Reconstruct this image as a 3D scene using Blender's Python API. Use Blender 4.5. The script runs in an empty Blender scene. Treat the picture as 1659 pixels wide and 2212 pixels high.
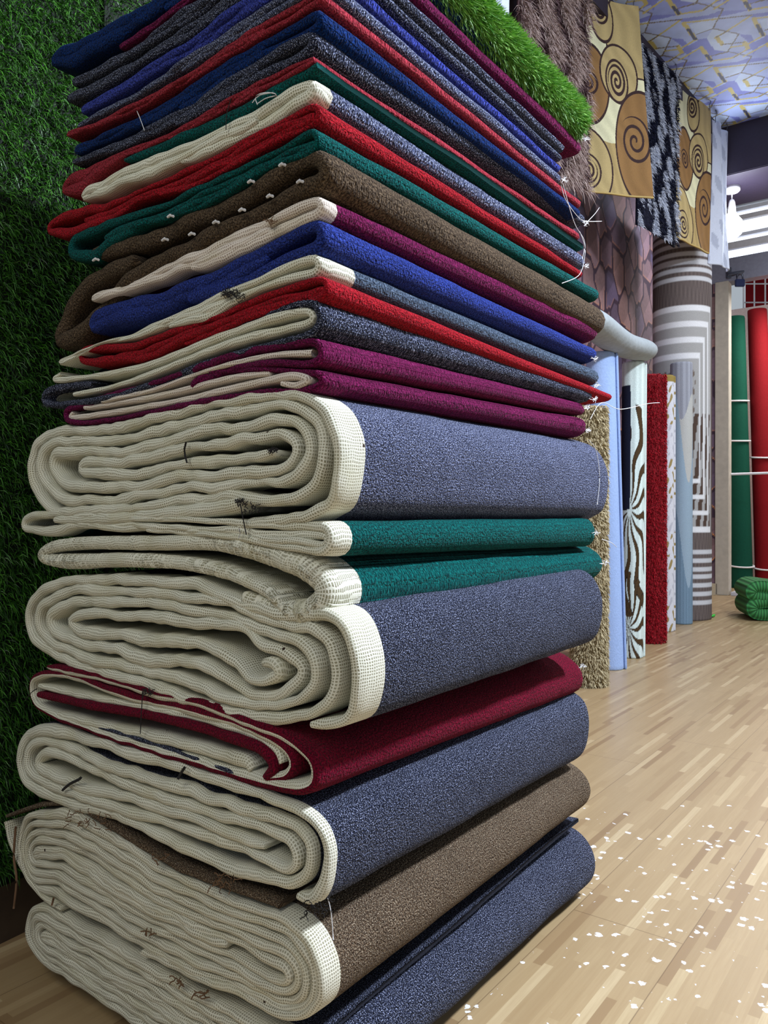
import bpy, bmesh, math, random
import numpy as np
from mathutils import Vector, Matrix, noise
random.seed(7); rng = np.random.default_rng(7)
SC = bpy.context.scene
# ------------------------------------------------------------------ camera
H = 0.75                      # camera height (m)
F, CX, HY = 1700.0, 829.5, 1120.0
cd = bpy.data.cameras.new('camera'); cam = bpy.data.objects.new('camera', cd)
SC.collection.objects.link(cam); SC.camera = cam
cam.location = (0, 0, H); cam.rotation_euler = (math.pi/2, 0, 0)
cd.sensor_fit = 'HORIZONTAL'; cd.sensor_width = 36; cd.lens = F/1659*36
cd.shift_y = 14/1659; cd.clip_start = 0.02
# ------------------------------------------------------------------ frame of the shop: D runs along the stack's right face, L across it
D = Vector((1270.5, 1700, 0)).normalized()
L = Vector((-D.y, D.x, 0))
def gpt(x, y, z=0.0):
    Z = (H - z)*F/(y - HY); return Vector(((x-CX)/F*Z, Z, z))
def at(x, y, Z):
    return Vector(((x-CX)/F*Z, Z, H + (HY-y)/F*Z))
_q = gpt(1280, 1940)
_k = (690-CX)/F
_t = (_q.x - _k*_q.y)/(D.x - _k*D.y)
P0 = _q - D*_t                # near right corner of the stack on the floor
def on_end(x, y, t=0.0):      # pixel -> (s, z) on the plane of the stack's end face
    r = Vector(((x-CX)/F, 1, (HY-y)/F))
    k = ((P0 + D*t).dot(D))/(r.x*D.x + r.y*D.y)
    p = Vector((0, 0, H)) + r*k
    return ((p-P0).dot(L), p.z)
def t_at(x, s):               # distance along D where the line at lateral s crosses image column x
    k = (x-CX)/F; b = P0 + L*s
    return (k*b.y - b.x)/(D.x - k*D.y)
def W(s, t, z): return P0 + L*s + D*t + Vector((0, 0, z))
# ------------------------------------------------------------------ world, lights, exposure
world = bpy.data.worlds.new('world'); SC.world = world; world.use_nodes = True
bg = world.node_tree.nodes['Background']
bg.inputs[0].default_value = (0.80, 0.90, 1.0, 1); bg.inputs[1].default_value = 0.42
SC.view_settings.view_transform = 'Standard'; SC.view_settings.look = 'None'
SC.view_settings.gamma = 1; SC.view_settings.use_curve_mapping = False
SC.view_settings.exposure = 0.15
CEIL = H + 4*H
def area(name, loc, target, size, power, col=(1, 1, 1), size_y=None):
    d = bpy.data.lights.new(name, 'AREA'); d.energy = power; d.color = col
    d.size = size
    if size_y: d.shape = 'RECTANGLE'; d.size_y = size_y
    o = bpy.data.objects.new(name, d); SC.collection.objects.link(o); o.location = loc
    o.rotation_euler = (Vector(target)-Vector(loc)).to_track_quat('-Z', 'Y').to_euler(); return o
def W0(s, t, z): return tuple(W(s, t, z))
area('ceiling_lamp_key', W0(-1.9, 1.35, 3.3), W0(0.1, 0.4, 0.8), 0.28, 240, (0.80, 0.88, 1.0))
area('ceiling_lamp_aisle', W0(-0.9, 4.6, CEIL-0.12), W0(-0.9, 4.6, 0), 0.9, 62, (0.95, 0.97, 1.0))
area('fill_light_behind', W0(0.2, -1.9, 2.6), W0(0.35, 0, 0.8), 1.3, 27, (1.0, 0.99, 0.90))  # added fill light, no visible fixture: lifts the end face of the stack
# ------------------------------------------------------------------ materials
def lin(c):
    c = c/255.0
    return c/12.92 if c <= 0.04045 else ((c+0.055)/1.055)**2.4
def rgb(r, g, b): return (lin(r), lin(g), lin(b), 1)
def newmat(name):
    m = bpy.data.materials.new(name); m.use_nodes = True
    nt = m.node_tree; return m, nt, nt.nodes['Principled BSDF']
class NT:
    def __init__(s, nt): s.nt = nt
    def n(s, t, **k):
        x = s.nt.nodes.new(t)
        for a, b in k.items(): setattr(x, a, b)
        return x
    def l(s, a, b): s.nt.links.new(a, b)
    def math(s, op, a, b=None, c=None):
        x = s.n('ShaderNodeMath', operation=op)
        for i, v in enumerate((a, b, c)):
            if v is None: continue
            if isinstance(v, (int, float)): x.inputs[i].default_value = v
            else: s.l(v, x.inputs[i])
        return x.outputs[0]
    def mix(s, f, a, b):
        x = s.n('ShaderNodeMix', data_type='RGBA')
        for i, v in ((0, f), (6, a), (7, b)):
            if isinstance(v, (int, float, tuple)): x.inputs[i].default_value = v
            else: s.l(v, x.inputs[i])
        return x.outputs[2]
    def ramp(s, f, a, b, lo=(0, 0, 0, 1), hi=(1, 1, 1, 1)):
        x = s.n('ShaderNodeMapRange'); s.l(f, x.inputs[0]); x.inputs[1].default_value = a; x.inputs[2].default_value = b
        return x.outputs[0]
    def noise(s, vec, scale, detail=2, rough=.5):
        x = s.n('ShaderNodeTexNoise'); x.inputs['Scale'].default_value = scale
        x.inputs['Detail'].default_value = detail; x.inputs['Roughness'].default_value = rough
        if vec is not None: s.l(vec, x.inputs['Vector'])
        return x.outputs[0]
    def scale(s, vec, sc):
        x = s.n('ShaderNodeVectorMath', operation='MULTIPLY'); s.l(vec, x.inputs[0]); x.inputs[1].default_value = sc
        return x.outputs[0]
    def bump(s, h, strength, dist, bsdf):
        x = s.n('ShaderNodeBump'); x.inputs['Strength'].default_value = strength; x.inputs['Distance'].default_value = dist
        s.l(h, x.inputs['Height']); s.l(x.outputs[0], bsdf.inputs['Normal'])
def pile(name, dark, mid, light, fleck=0.5):
    """loop pile: rows of little loops running along the fold, darker between, flecked"""
    m, nt, b = newmat(name); T = NT(nt)
    uv = T.n('ShaderNodeUVMap').outputs[0]
    a = T.noise(T.scale(uv, (1.0, 0.85, 1)), 430, 2, .6)
    c = T.noise(T.scale(uv, (1.0, .8, 1)), 760, 1, .5)
    w = T.noise(T.scale(uv, (1, 1, 1)), 22, 3, .5)
    v = T.n('ShaderNodeTexVoronoi'); v.inputs['Scale'].default_value = 360
    T.l(T.scale(uv, (1, .85, 1)), v.inputs['Vector'])
    spx = T.n('ShaderNodeSeparateXYZ'); T.l(uv, spx.inputs[0])
    roww = T.math('ADD', T.math('MULTIPLY', T.math('SINE', T.math('ADD', T.math('MULTIPLY', spx.outputs[0], 2*math.pi/.0042), T.math('MULTIPLY', T.noise(uv, 60, 2), 5))), .5), .5)
    gap = T.math('MAXIMUM', T.ramp(v.outputs['Distance'], 0.28, 0.8), T.math('MULTIPLY', T.ramp(roww, .72, 1.0), .8))
    c1 = T.mix(T.ramp(a, .42, .60), dark, mid)
    c2 = T.mix(T.math('MULTIPLY', T.ramp(c, .55, .63), fleck), c1, light)
    c3 = T.mix(T.math('MULTIPLY', gap, .44), c2, dark)
    hv = T.n('ShaderNodeHueSaturation'); T.l(c3, hv.inputs['Color']); T.l(T.math('ADD', T.math('MULTIPLY', w, .5), .75), hv.inputs['Value'])
    T.l(hv.outputs[0], b.inputs['Base Color'])
    b.inputs['Roughness'].default_value = .95; b.inputs['Specular IOR Level'].default_value = .06
    b.inputs['Sheen Weight'].default_value = .03; b.inputs['Sheen Roughness'].default_value = .5
    h = T.math('SUBTRACT', T.math('ADD', a, T.math('MULTIPLY', c, .5)), T.math('MULTIPLY', gap, .6))
    T.bump(h, .9, .004, b); return m
def gauze(name, thread, hole, cell=0.0035, dirty=0.0):
    """open net backing: bright threads over a duller ground"""
    m, nt, b = newmat(name); T = NT(nt)
    uv = T.n('ShaderNodeUVMap').outputs[0]
    nz = T.n('ShaderNodeTexNoise'); nz.inputs['Scale'].default_value = 28; nz.inputs['Detail'].default_value = 2; T.l(uv, nz.inputs['Vector'])
    off = T.n('ShaderNodeVectorMath', operation='MULTIPLY_ADD'); T.l(nz.outputs['Color'], off.inputs[0])
    off.inputs[1].default_value = (.010, .010, 0); T.l(uv, off.inputs[2])
    sp = T.n('ShaderNodeSeparateXYZ'); T.l(off.outputs[0], sp.inputs[0])
    k = 2*math.pi/cell
    su = T.math('ADD', T.math('MULTIPLY', T.math('SINE', T.math('MULTIPLY', sp.outputs[0], k)), .5), .5)
    sv = T.math('ADD', T.math('MULTIPLY', T.math('SINE', T.math('MULTIPLY', sp.outputs[1], k*.95)), .5), .5)
    hole_f = T.ramp(T.math('MINIMUM', su, sv), .30, .52)
    big = T.noise(uv, 9, 3, .6); fine = T.noise(uv, 500, 1)
    col = T.mix(T.math('MULTIPLY', hole_f, T.math('ADD', T.math('MULTIPLY', T.ramp(T.noise(uv, 14, 2), .3, .6), .5), .5)), thread, hole)
    col = T.mix(T.math('MULTIPLY', T.ramp(big, .5, .85), .6), col, rgb(182, 176, 136))
    spot = T.n('ShaderNodeTexVoronoi'); spot.inputs['Scale'].default_value = 26; T.l(uv, spot.inputs['Vector'])
    sf = T.math('LESS_THAN', spot.outputs['Distance'], .055)
    sf = T.math('MULTIPLY', sf, T.math('GREATER_THAN', T.noise(uv, 7, 1), .56 - dirty))
    col = T.mix(sf, col, rgb(55, 42, 36))
    T.l(col, b.inputs['Base Color']); b.inputs['Roughness'].default_value = .95; b.inputs['Specular IOR Level'].default_value = .15
    T.bump(T.math('ADD', T.math('MULTIPLY', hole_f, -1), T.math('MULTIPLY', fine, .5)), .7, .0016, b)
    return m
def plain(name, c, rough=.6, metal=0, nscale=60, var=.12, bump=.2, coord='Object', spec=.5):
    m, nt, b = newmat(name); T = NT(nt)
    tc = T.n('ShaderNodeTexCoord').outputs[coord]
    nz = T.noise(tc, nscale, 3)
    dk = tuple(x*(1-var*2) for x in c[:3])+(1,)
    T.l(T.mix(nz, dk, tuple(min(1, x*(1+var)) for x in c[:3])+(1,)), b.inputs['Base Color'])
    b.inputs['Roughness'].default_value = rough; b.inputs['Metallic'].default_value = metal
    b.inputs['Specular IOR Level'].default_value = spec
    if bump: T.bump(nz, bump, .004, b)
    return m
def emis(name, c, s):
    m, nt, b = newmat(name); b.inputs['Emission Color'].default_value = c; b.inputs['Emission Strength'].default_value = s
    b.inputs['Base Color'].default_value = c; return m
def vcol(name, rough=.9, nscale=250, bump=.3, spec=.15):
    m, nt, b = newmat(name); T = NT(nt)
    a = T.n('ShaderNodeAttribute', attribute_name='Col')
    nz = T.noise(T.n('ShaderNodeTexCoord').outputs['Object'], nscale, 2)
    hv = T.n('ShaderNodeHueSaturation'); T.l(a.outputs['Color'], hv.inputs['Color']); T.l(T.math('ADD', T.math('MULTIPLY', nz, .5), .75), hv.inputs['Value'])
    T.l(hv.outputs[0], b.inputs['Base Color']); b.inputs['Roughness'].default_value = rough; b.inputs['Specular IOR Level'].default_value = spec
    if bump: T.bump(nz, bump, .004, b)
    return m
M = {}
M['charcoal'] = pile('charcoal_pile', rgb(14, 16, 26), rgb(46, 52, 76), rgb(182, 190, 222), .8)
M['greypile'] = pile('grey_pile', rgb(24, 27, 44), rgb(84, 92, 126), rgb(204, 212, 246), .85)
M['slate'] = pile('slate_pile', rgb(38, 48, 64), rgb(86, 102, 124), rgb(160, 176, 196), .5)
M['brownpile'] = pile('taupe_pile', rgb(54, 40, 30), rgb(112, 92, 72), rgb(206, 190, 164), .7)
M['brown'] = pile('brown_pile', rgb(44, 34, 26), rgb(110, 92, 72), rgb(146, 126, 104), .35)
M['crimson'] = pile('crimson_pile', rgb(70, 4, 26), rgb(132, 8, 44), rgb(160, 28, 64), .3)
M['teal'] = pile('teal_pile', rgb(0, 46, 48), rgb(2, 104, 100), rgb(28, 142, 136), .4)
M['purple'] = pile('plum_pile', rgb(62, 4, 40), rgb(124, 22, 80), rgb(174, 60, 126), .4)
M['blue'] = pile('royal_blue_pile', rgb(18, 28, 84), rgb(46, 68, 160), rgb(92, 114, 212), .4)
M['navy'] = pile('navy_pile', rgb(0, 18, 56), rgb(4, 48, 118), rgb(36, 88, 164), .35)
M['darknavy'] = pile('dark_navy_pile', rgb(4, 12, 34), rgb(14, 34, 70), rgb(24, 48, 86), .2)
M['indigo'] = pile('indigo_pile', rgb(24, 32, 96), rgb(64, 78, 182), rgb(110, 124, 214), .4)
M['red'] = pile('red_pile', rgb(112, 4, 16), rgb(192, 24, 42), rgb(226, 70, 84), .3)
M['salmon'] = pile('faded_red_pile', rgb(112, 24, 36), rgb(176, 52, 68), rgb(204, 92, 104), .35)
M['smoke'] = pile('smoke_pile', rgb(34, 36, 44), rgb(84, 86, 98), rgb(140, 142, 156), .45)
M['gauze'] = gauze('cream_net_backing', rgb(220, 219, 204), rgb(146, 143, 120))
M['gauze2'] = gauze('dusty_cream_net_backing', rgb(214, 211, 194), rgb(142, 137, 116), dirty=.06)
M['gauzep'] = gauze('pinkish_net_backing', rgb(222, 212, 202), rgb(156, 140, 128))
M['thread'] = plain('white_thread', rgb(216, 216, 220), .8, bump=0)
M['darkthread'] = plain('dark_thread', rgb(30, 28, 30), .9, bump=0)
M['brownthread'] = plain('brown_thread', rgb(112, 84, 60), .9, bump=0)
# ------------------------------------------------------------------ object helpers
def link(o): SC.collection.objects.link(o); return o
def tag(o, label=None, cat=None, group=None, kind=None):
    if label: o['label'] = label
    if cat: o['category'] = cat
    if group: o['group'] = group
    if kind: o['kind'] = kind
    return o
def mesh_obj(name, verts, faces, mats, parent=None, mi=None, uv=None, smooth=True, col=None):
    me = bpy.data.meshes.new(name); me.from_pydata([tuple(v) for v in verts], [], faces if isinstance(faces, list) else faces.tolist())
    for m in (mats if isinstance(mats, (list, tuple)) else [mats]): me.materials.append(m)
    if mi is not None: me.polygons.foreach_set('material_index', np.asarray(mi, dtype=np.int32))
    if uv is not None:
        l = me.uv_layers.new(name='UVMap'); l.data.foreach_set('uv', np.asarray(uv, dtype=np.float32).ravel())
    if col is not None:
        a = me.color_attributes.new('Col', 'FLOAT_COLOR', 'POINT')
        c = np.ones((len(verts), 4), dtype=np.float32); c[:, :3] = col; a.data.foreach_set('color', c.ravel())
    if smooth: me.polygons.foreach_set('use_smooth', np.ones(len(me.polygons), dtype=bool))
    me.update(); o = bpy.data.objects.new(name, me); link(o)
    if parent: o.parent = parent
    return o
def empty(name, loc=(0, 0, 0)):
    o = bpy.data.objects.new(name, None); o.location = loc; o.empty_display_size = .05; link(o); return o
def childfix(o, root):            # keeps world coordinates of mesh data under a root that has a location
    o.parent = root; o.matrix_parent_inverse = Matrix.Translation(root.location).inverted(); return o
def box_vf(o, ax, ay, az):
    """box from corner o along three edge vectors"""
    o, ax, ay, az = map(Vector, (o, ax, ay, az))
    v = [o, o+ax, o+ax+ay, o+ay]; v += [p+az for p in v]
    f = [(3, 2, 1, 0), (4, 5, 6, 7), (0, 1, 5, 4), (1, 2, 6, 5), (2, 3, 7, 6), (3, 0, 4, 7)]
    return v, f
def box(name, o, ax, ay, az, mat, parent=None, bev=0):
    v, f = box_vf(o, ax, ay, az)
    bm = bmesh.new(); vs = [bm.verts.new(p) for p in v]
    for q in f: bm.faces.new([vs[i] for i in q])
    bmesh.ops.recalc_face_normals(bm, faces=bm.faces)
    if bev: bmesh.ops.bevel(bm, geom=bm.edges[:], offset=bev, segments=2, affect='EDGES')
    me = bpy.data.meshes.new(name); bm.to_mesh(me); bm.free(); me.materials.append(mat)
    ob = link(bpy.data.objects.new(name, me))
    if parent: childfix(ob, parent)
    return ob
def tube_vf(pts, r, seg=8, cap=True, base=0):
    pts = [Vector(p) for p in pts]; V = []; Fc = []
    up = Vector((0, 0, 1))
    for i, p in enumerate(pts):
        a = pts[max(i-1, 0)]; b = pts[min(i+1, len(pts)-1)]; tg = (b-a).normalized()
        u = tg.cross(up)
        if u.length < 1e-3: u = tg.cross(Vector((1, 0, 0)))
        u.normalize(); v = u.cross(tg)
        rr = r[i] if isinstance(r, (list, tuple)) else r
        for k in range(seg):
            an = 2*math.pi*k/seg; V.append(p + u*math.cos(an)*rr + v*math.sin(an)*rr)
    for i in range(len(pts)-1):
        for k in range(seg):
            a = base+i*seg+k; b = base+i*seg+(k+1) % seg
            Fc.append((a, b, b+seg, a+seg))
    if cap:
        Fc.append(tuple(base+k for k in range(seg))); Fc.append(tuple(base+(len(pts)-1)*seg+k for k in reversed(range(seg))))
    return V, Fc
def tube(name, pts, r, mat, parent=None, seg=8):
    v, f = tube_vf(pts, r, seg)
    o = mesh_obj(name, v, f, mat)
    if parent: childfix(o, parent)
    return o
def lathe(name, c, prof, mat, parent=None, seg=24):
    v = []; f = []
    for r, z in prof:
        for k in range(seg):
            a = 2*math.pi*k/seg; v.append((c[0]+r*math.cos(a), c[1]+r*math.sin(a), c[2]+z))
    for i in range(len(prof)-1):
        for k in range(seg):
            a = i*seg+k; b = i*seg+(k+1) % seg; f.append((a, b, b+seg, a+seg))
    o = mesh_obj(name, v, f, mat)
    if parent: childfix(o, parent)
    return o
def smooth_path(pts, step):
    pts = np.array(pts, float); n = len(pts)
    if n > 2:
        out = []
        for i in range(n-1):
            p0 = pts[max(i-1, 0)]; p1 = pts[i]; p2 = pts[i+1]; p3 = pts[min(i+2, n-1)]
            for u in np.linspace(0, 1, 10, endpoint=False):
                out.append(.5*((2*p1)+(-p0+p2)*u+(2*p0-5*p1+4*p2-p3)*u*u+(-p0+3*p1-3*p2+p3)*u**3))
        out.append(pts[-1]); pts = np.array(out)
    d = np.r_[0, np.cumsum(np.linalg.norm(np.diff(pts, axis=0), axis=1))]
    m = max(3, int(d[-1]/step)); q = np.linspace(0, d[-1], m)
    return np.stack([np.interp(q, d, pts[:, k]) for k in range(pts.shape[1])], 1)
def nz(x, y, z=0.0): return noise.noise(Vector((x, y, z)))
# ------------------------------------------------------------------ a thick folded sheet: path in (a, b), swept from t0 to t1
def ribbon(path, w, t0, t1, place, rim, band=0.0, seed=0.0, lump=0.0, rimwob=.004, nbody=22):
    """path (n,2); w (n,) half thickness; place(a,b,t,f)->Vector. Returns verts, faces, mat idx (0 pile, 1 backing), uvs
       rim: 'backing' | 'pile' | 'split'. Left normal of the path is the pile side."""
    n = len(path); tg = np.gradient(path, axis=0); tg /= np.linalg.norm(tg, axis=1)[:, None]+1e-9
    nr = np.stack([-tg[:, 1], tg[:, 0]], 1)
    ulen = np.r_[0, np.cumsum(np.linalg.norm(np.diff(path, axis=0), axis=1))]
    bandT = band
    ts = [0.0]                                 # body stations between the rims, 0..1 in metres from t0
    Ltot = t1-t0
    body = list(np.linspace(0.02, Ltot-0.02, nbody))
    if bandT: body = sorted(set(body+[bandT, bandT+.003]))
    # section: list of (kind, value): outer side far->near, rim, inner side near->far
    sec = []
    ang = [0, 22, 45, 68]
    for a in ang: sec.append(('far', math.radians(a)))          # from tip outwards to outer side
    for t in reversed(body): sec.append(('o', t))
    for a in reversed(ang[1:]): sec.append(('no', math.radians(a)))
    sec.append(('tip', 0))
    for a in ang[1:]: sec.append(('ni', math.radians(a)))
    for t in body: sec.append(('i', t))
    for a in reversed(ang[1:]): sec.append(('fi', math.radians(a)))
    ns = len(sec); V = []; UV = []
    for i in range(n):
        wi = w[i]; tw = rimwob*(nz(ulen[i]*9, seed)+.6*nz(ulen[i]*31, seed+5)); lf = 1.0
        wi *= 1+lump*nz(ulen[i]*14, seed+9)
        for kind, v in sec:
            if kind == 'far': t = Ltot - wi*(1-math.sin(v+1e-9)) if False else Ltot-wi*(1-math.cos(v)); o = wi*math.sin(v)
            elif kind == 'fi': t = Ltot-wi*(1-math.cos(v)); o = -wi*math.sin(v)
            elif kind == 'o': t = v; o = wi
            elif kind == 'i': t = v; o = -wi
            elif kind == 'no': t = wi*(1-math.cos(v)); o = wi*math.sin(v)
            elif kind == 'ni': t = wi*(1-math.cos(v)); o = -wi*math.sin(v)
            else: t = 0; o = 0
            f = t/Ltot
            tt = t + tw*max(0, 1-t/.1)
            if abs(o) > 0 and t > .015:
                o += (1 if o > 0 else -1)*0.0012*nz(ulen[i]*18, t*14, seed)
            a = path[i, 0]+nr[i, 0]*o; b = path[i, 1]+nr[i, 1]*o
            V.append(place(a, b, t0+tt, f))
            wu = w[i]
            if kind in ('o', 'far'): vv = t if kind == 'o' else Ltot-wu+wu*(math.pi/2-v)
            elif kind == 'no': vv = wu*(1-(math.pi/2-v))
            elif kind == 'tip': vv = wu*(1-math.pi/2)
            elif kind == 'ni': vv = wu*(1-math.pi/2)-wu*v
            elif kind == 'i': vv = wu*(1-math.pi)-(t-wu)
            else: vv = wu*(1-math.pi)-(Ltot-2*wu)-wu*(math.pi/2-v)
            UV.append((ulen[i], vv))
    faces = []; mi = []; fuv = []
    def side(k0, k1):
        a, b = sec[k0][0], sec[k1][0]
        ta = sec[k0][1] if a == 'o' else 0; tb = sec[k1][1] if b == 'o' else 0
        if a == 'o' and b == 'o': return 1 if (band and max(ta, tb) <= bandT+.0031 and rim == 'backing') else 0
        if a in ('i', 'ni', 'fi') and b in ('i', 'ni', 'fi', 'far'):
            return 0 if rim == 'pile' and ('ni' in (a, b)) else 1
        if 'far' in (a, b): return 0
        if rim == 'backing': return 1
        if rim == 'pile': return 0
        return 1 if 'ni' in (a, b) else 0
    for i in range(n-1):
        for k in range(ns):
            k1 = (k+1) % ns
            q = (i*ns+k, i*ns+k1, (i+1)*ns+k1, (i+1)*ns+k)
            faces.append(q); mi.append(side(k, k1)); 
            for j in q: fuv.append(UV[j])
    for i, rev in ((0, False), (n-1, True)):
        c = len(V); ring = [i*ns+k for k in range(ns)]
        o1 = [k for k in range(ns) if sec[k][0] in ('far', 'o', 'no', 'tip')]
        # close the path end by pairing outer and inner stations
        inn = {}
        half = ns//2
        for k in range(1, half):
            a, b = ring[k-1], ring[k]; c2, d = ring[(ns-k) % ns], ring[(ns-k+1) % ns]
            q = (a, b, c2, d) if len({a, b, c2, d}) == 4 else tuple(dict.fromkeys((a, b, c2, d)))
            if len(q) < 3: continue
            faces.append(q); mi.append(1 if rim != 'pile' else 0)
            for j in q: fuv.append(UV[j])
    return V, faces, mi, fuv
def split_build(name, V, faces, mi, fuv, mats, root=None, names=('pile', 'backing')):
    """one mesh per material index, as parts under root (or a single mesh if only one is used)"""
    mi = np.array(mi); out = []; starts = np.cumsum([0]+[len(f) for f in faces])
    for k in (0, 1):
        idx = np.nonzero(mi == k)[0]
        if not len(idx): continue
        mp = {}; vv = []; ff = []; uu = []
        for i in idx:
            f = faces[i]; nf = []
            for j, vi in enumerate(f):
                if vi not in mp: mp[vi] = len(vv); vv.append(V[vi])
                nf.append(mp[vi]); uu.append(fuv[starts[i]+j])
            ff.append(tuple(nf))
        o = mesh_obj(names[k], vv, ff, mats[k], uv=uu)
        if root: childfix(o, root)
        out.append(o)
    return out
# ------------------------------------------------------------------ fold layouts
def spiral_path(top, bot, sl, sr, T, ratio, seed, wob, tail=.5, core=0.0):
    """flat roll: 2T layers between bot(s) and top(s); s grows to the left (sr<sl). Starts on the outside."""
    pts = []; hs = []
    n2 = max(1, int(round(2*T)))
    def lev(i): return (i*.5+.5)/n2
    def zz(s, f):
        t, b = top(s), bot(s); h = t-b
        return b+h*f + wob*h/n2*(nz(s*11, f*3.1, seed)+.55*nz(s*27, f*6.0, seed+3))
    def hh(s): return top(s)-bot(s)
    if n2 == 1:
        q = [(s, zz(s, .5)) for s in np.linspace(sr, sl, 90)]
        return np.array(q), np.array([hh(p[0]) for p in q])
    mid = .5*(sl+sr)
    Hr = hh(sr+.02); Hl = hh(sl-.02)
    cr = min(.45*(sl-sr), ratio*Hr*.5); cl = min(.45*(sl-sr), ratio*Hl*.5)
    def xr(f): return sr+f*Hr*min(1, ratio+.1)       # right extreme of a layer whose level is f (0 outer, .5 inner)
    def xl(f): return sl-f*Hl*min(1, ratio+.1)
    # begin: bottom layer from tail point to the right end
    f0 = lev(0)*.98
    def rr(f, c): return c*(1-2*f)/(1-2*lev(0))*1.0
    s_start = sr + (sl-sr)*tail
    a0 = xr(f0)+rr(f0, cr)
    if tail > 0:
        for s in np.linspace(s_start, a0, 40): pts.append((s, zz(s, f0))); hs.append(hh(s))
    f = f0
    for i in range(n2):
        fa = lev(i); fb = lev(i+1) if i+1 < n2 else .5
        if i % 2 == 0:
            if tail > 0 or i > 0:
                fp = f
                for a in np.linspace(-math.pi/2, math.pi/2, 14)[1:-1]:
                    ff = fp+(fa-fp)*(a+math.pi/2)/math.pi; c = xr(ff)+rr(ff, cr); zc = (zz(c, ff)+zz(c, 1-ff))/2; zr = (zz(c, 1-ff)-zz(c, ff))/2
                    pts.append((c-math.cos(a)*rr(ff, cr), zc+math.sin(a)*zr)); hs.append(Hr)
            e = xl(fa)+0-rr(fa, cl)
            st = xr(fa)+rr(fa, cr)
            if i >= n2-1: e = st+(e-st)*.82
            for s in np.linspace(st, e, 56): pts.append((s, zz(s, 1-fa))); hs.append(hh(s))
        else:
            fp = f
            for a in np.linspace(math.pi/2, -math.pi/2, 14)[1:-1]:
                ff = fp+(fa-fp)*(math.pi/2-a)/math.pi; c = xl(ff)-rr(ff, cl); zc = (zz(c, ff)+zz(c, 1-ff))/2; zr = (zz(c, 1-ff)-zz(c, ff))/2
                pts.append((c+math.cos(a)*rr(ff, cl), zc+math.sin(a)*zr)); hs.append(Hl)
            st = xl(fa)-rr(fa, cl); e = xr(fa)+rr(fa, cr)
            if i >= n2-1: e = st+(e-st)*.82
            for s in np.linspace(st, e, 56): pts.append((s, zz(s, fa))); hs.append(hh(s))
        f = fa
    return np.array(pts), np.array(hs)/n2
def resample(p, ex, step):
    d = np.r_[0, np.cumsum(np.linalg.norm(np.diff(p, axis=0), axis=1))]
    keep = np.r_[True, np.diff(d) > 1e-6]; d = d[keep]; p = p[keep]; ex = ex[keep]
    q = np.linspace(0, d[-1], max(6, int(d[-1]/step)))
    p2 = np.stack([np.interp(q, d, p[:, 0]), np.interp(q, d, p[:, 1])], 1); e2 = np.interp(q, d, ex)
    for _ in range(2): p2[1:-1] = .25*p2[:-2]+.5*p2[1:-1]+.25*p2[2:]
    return p2, e2
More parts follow.
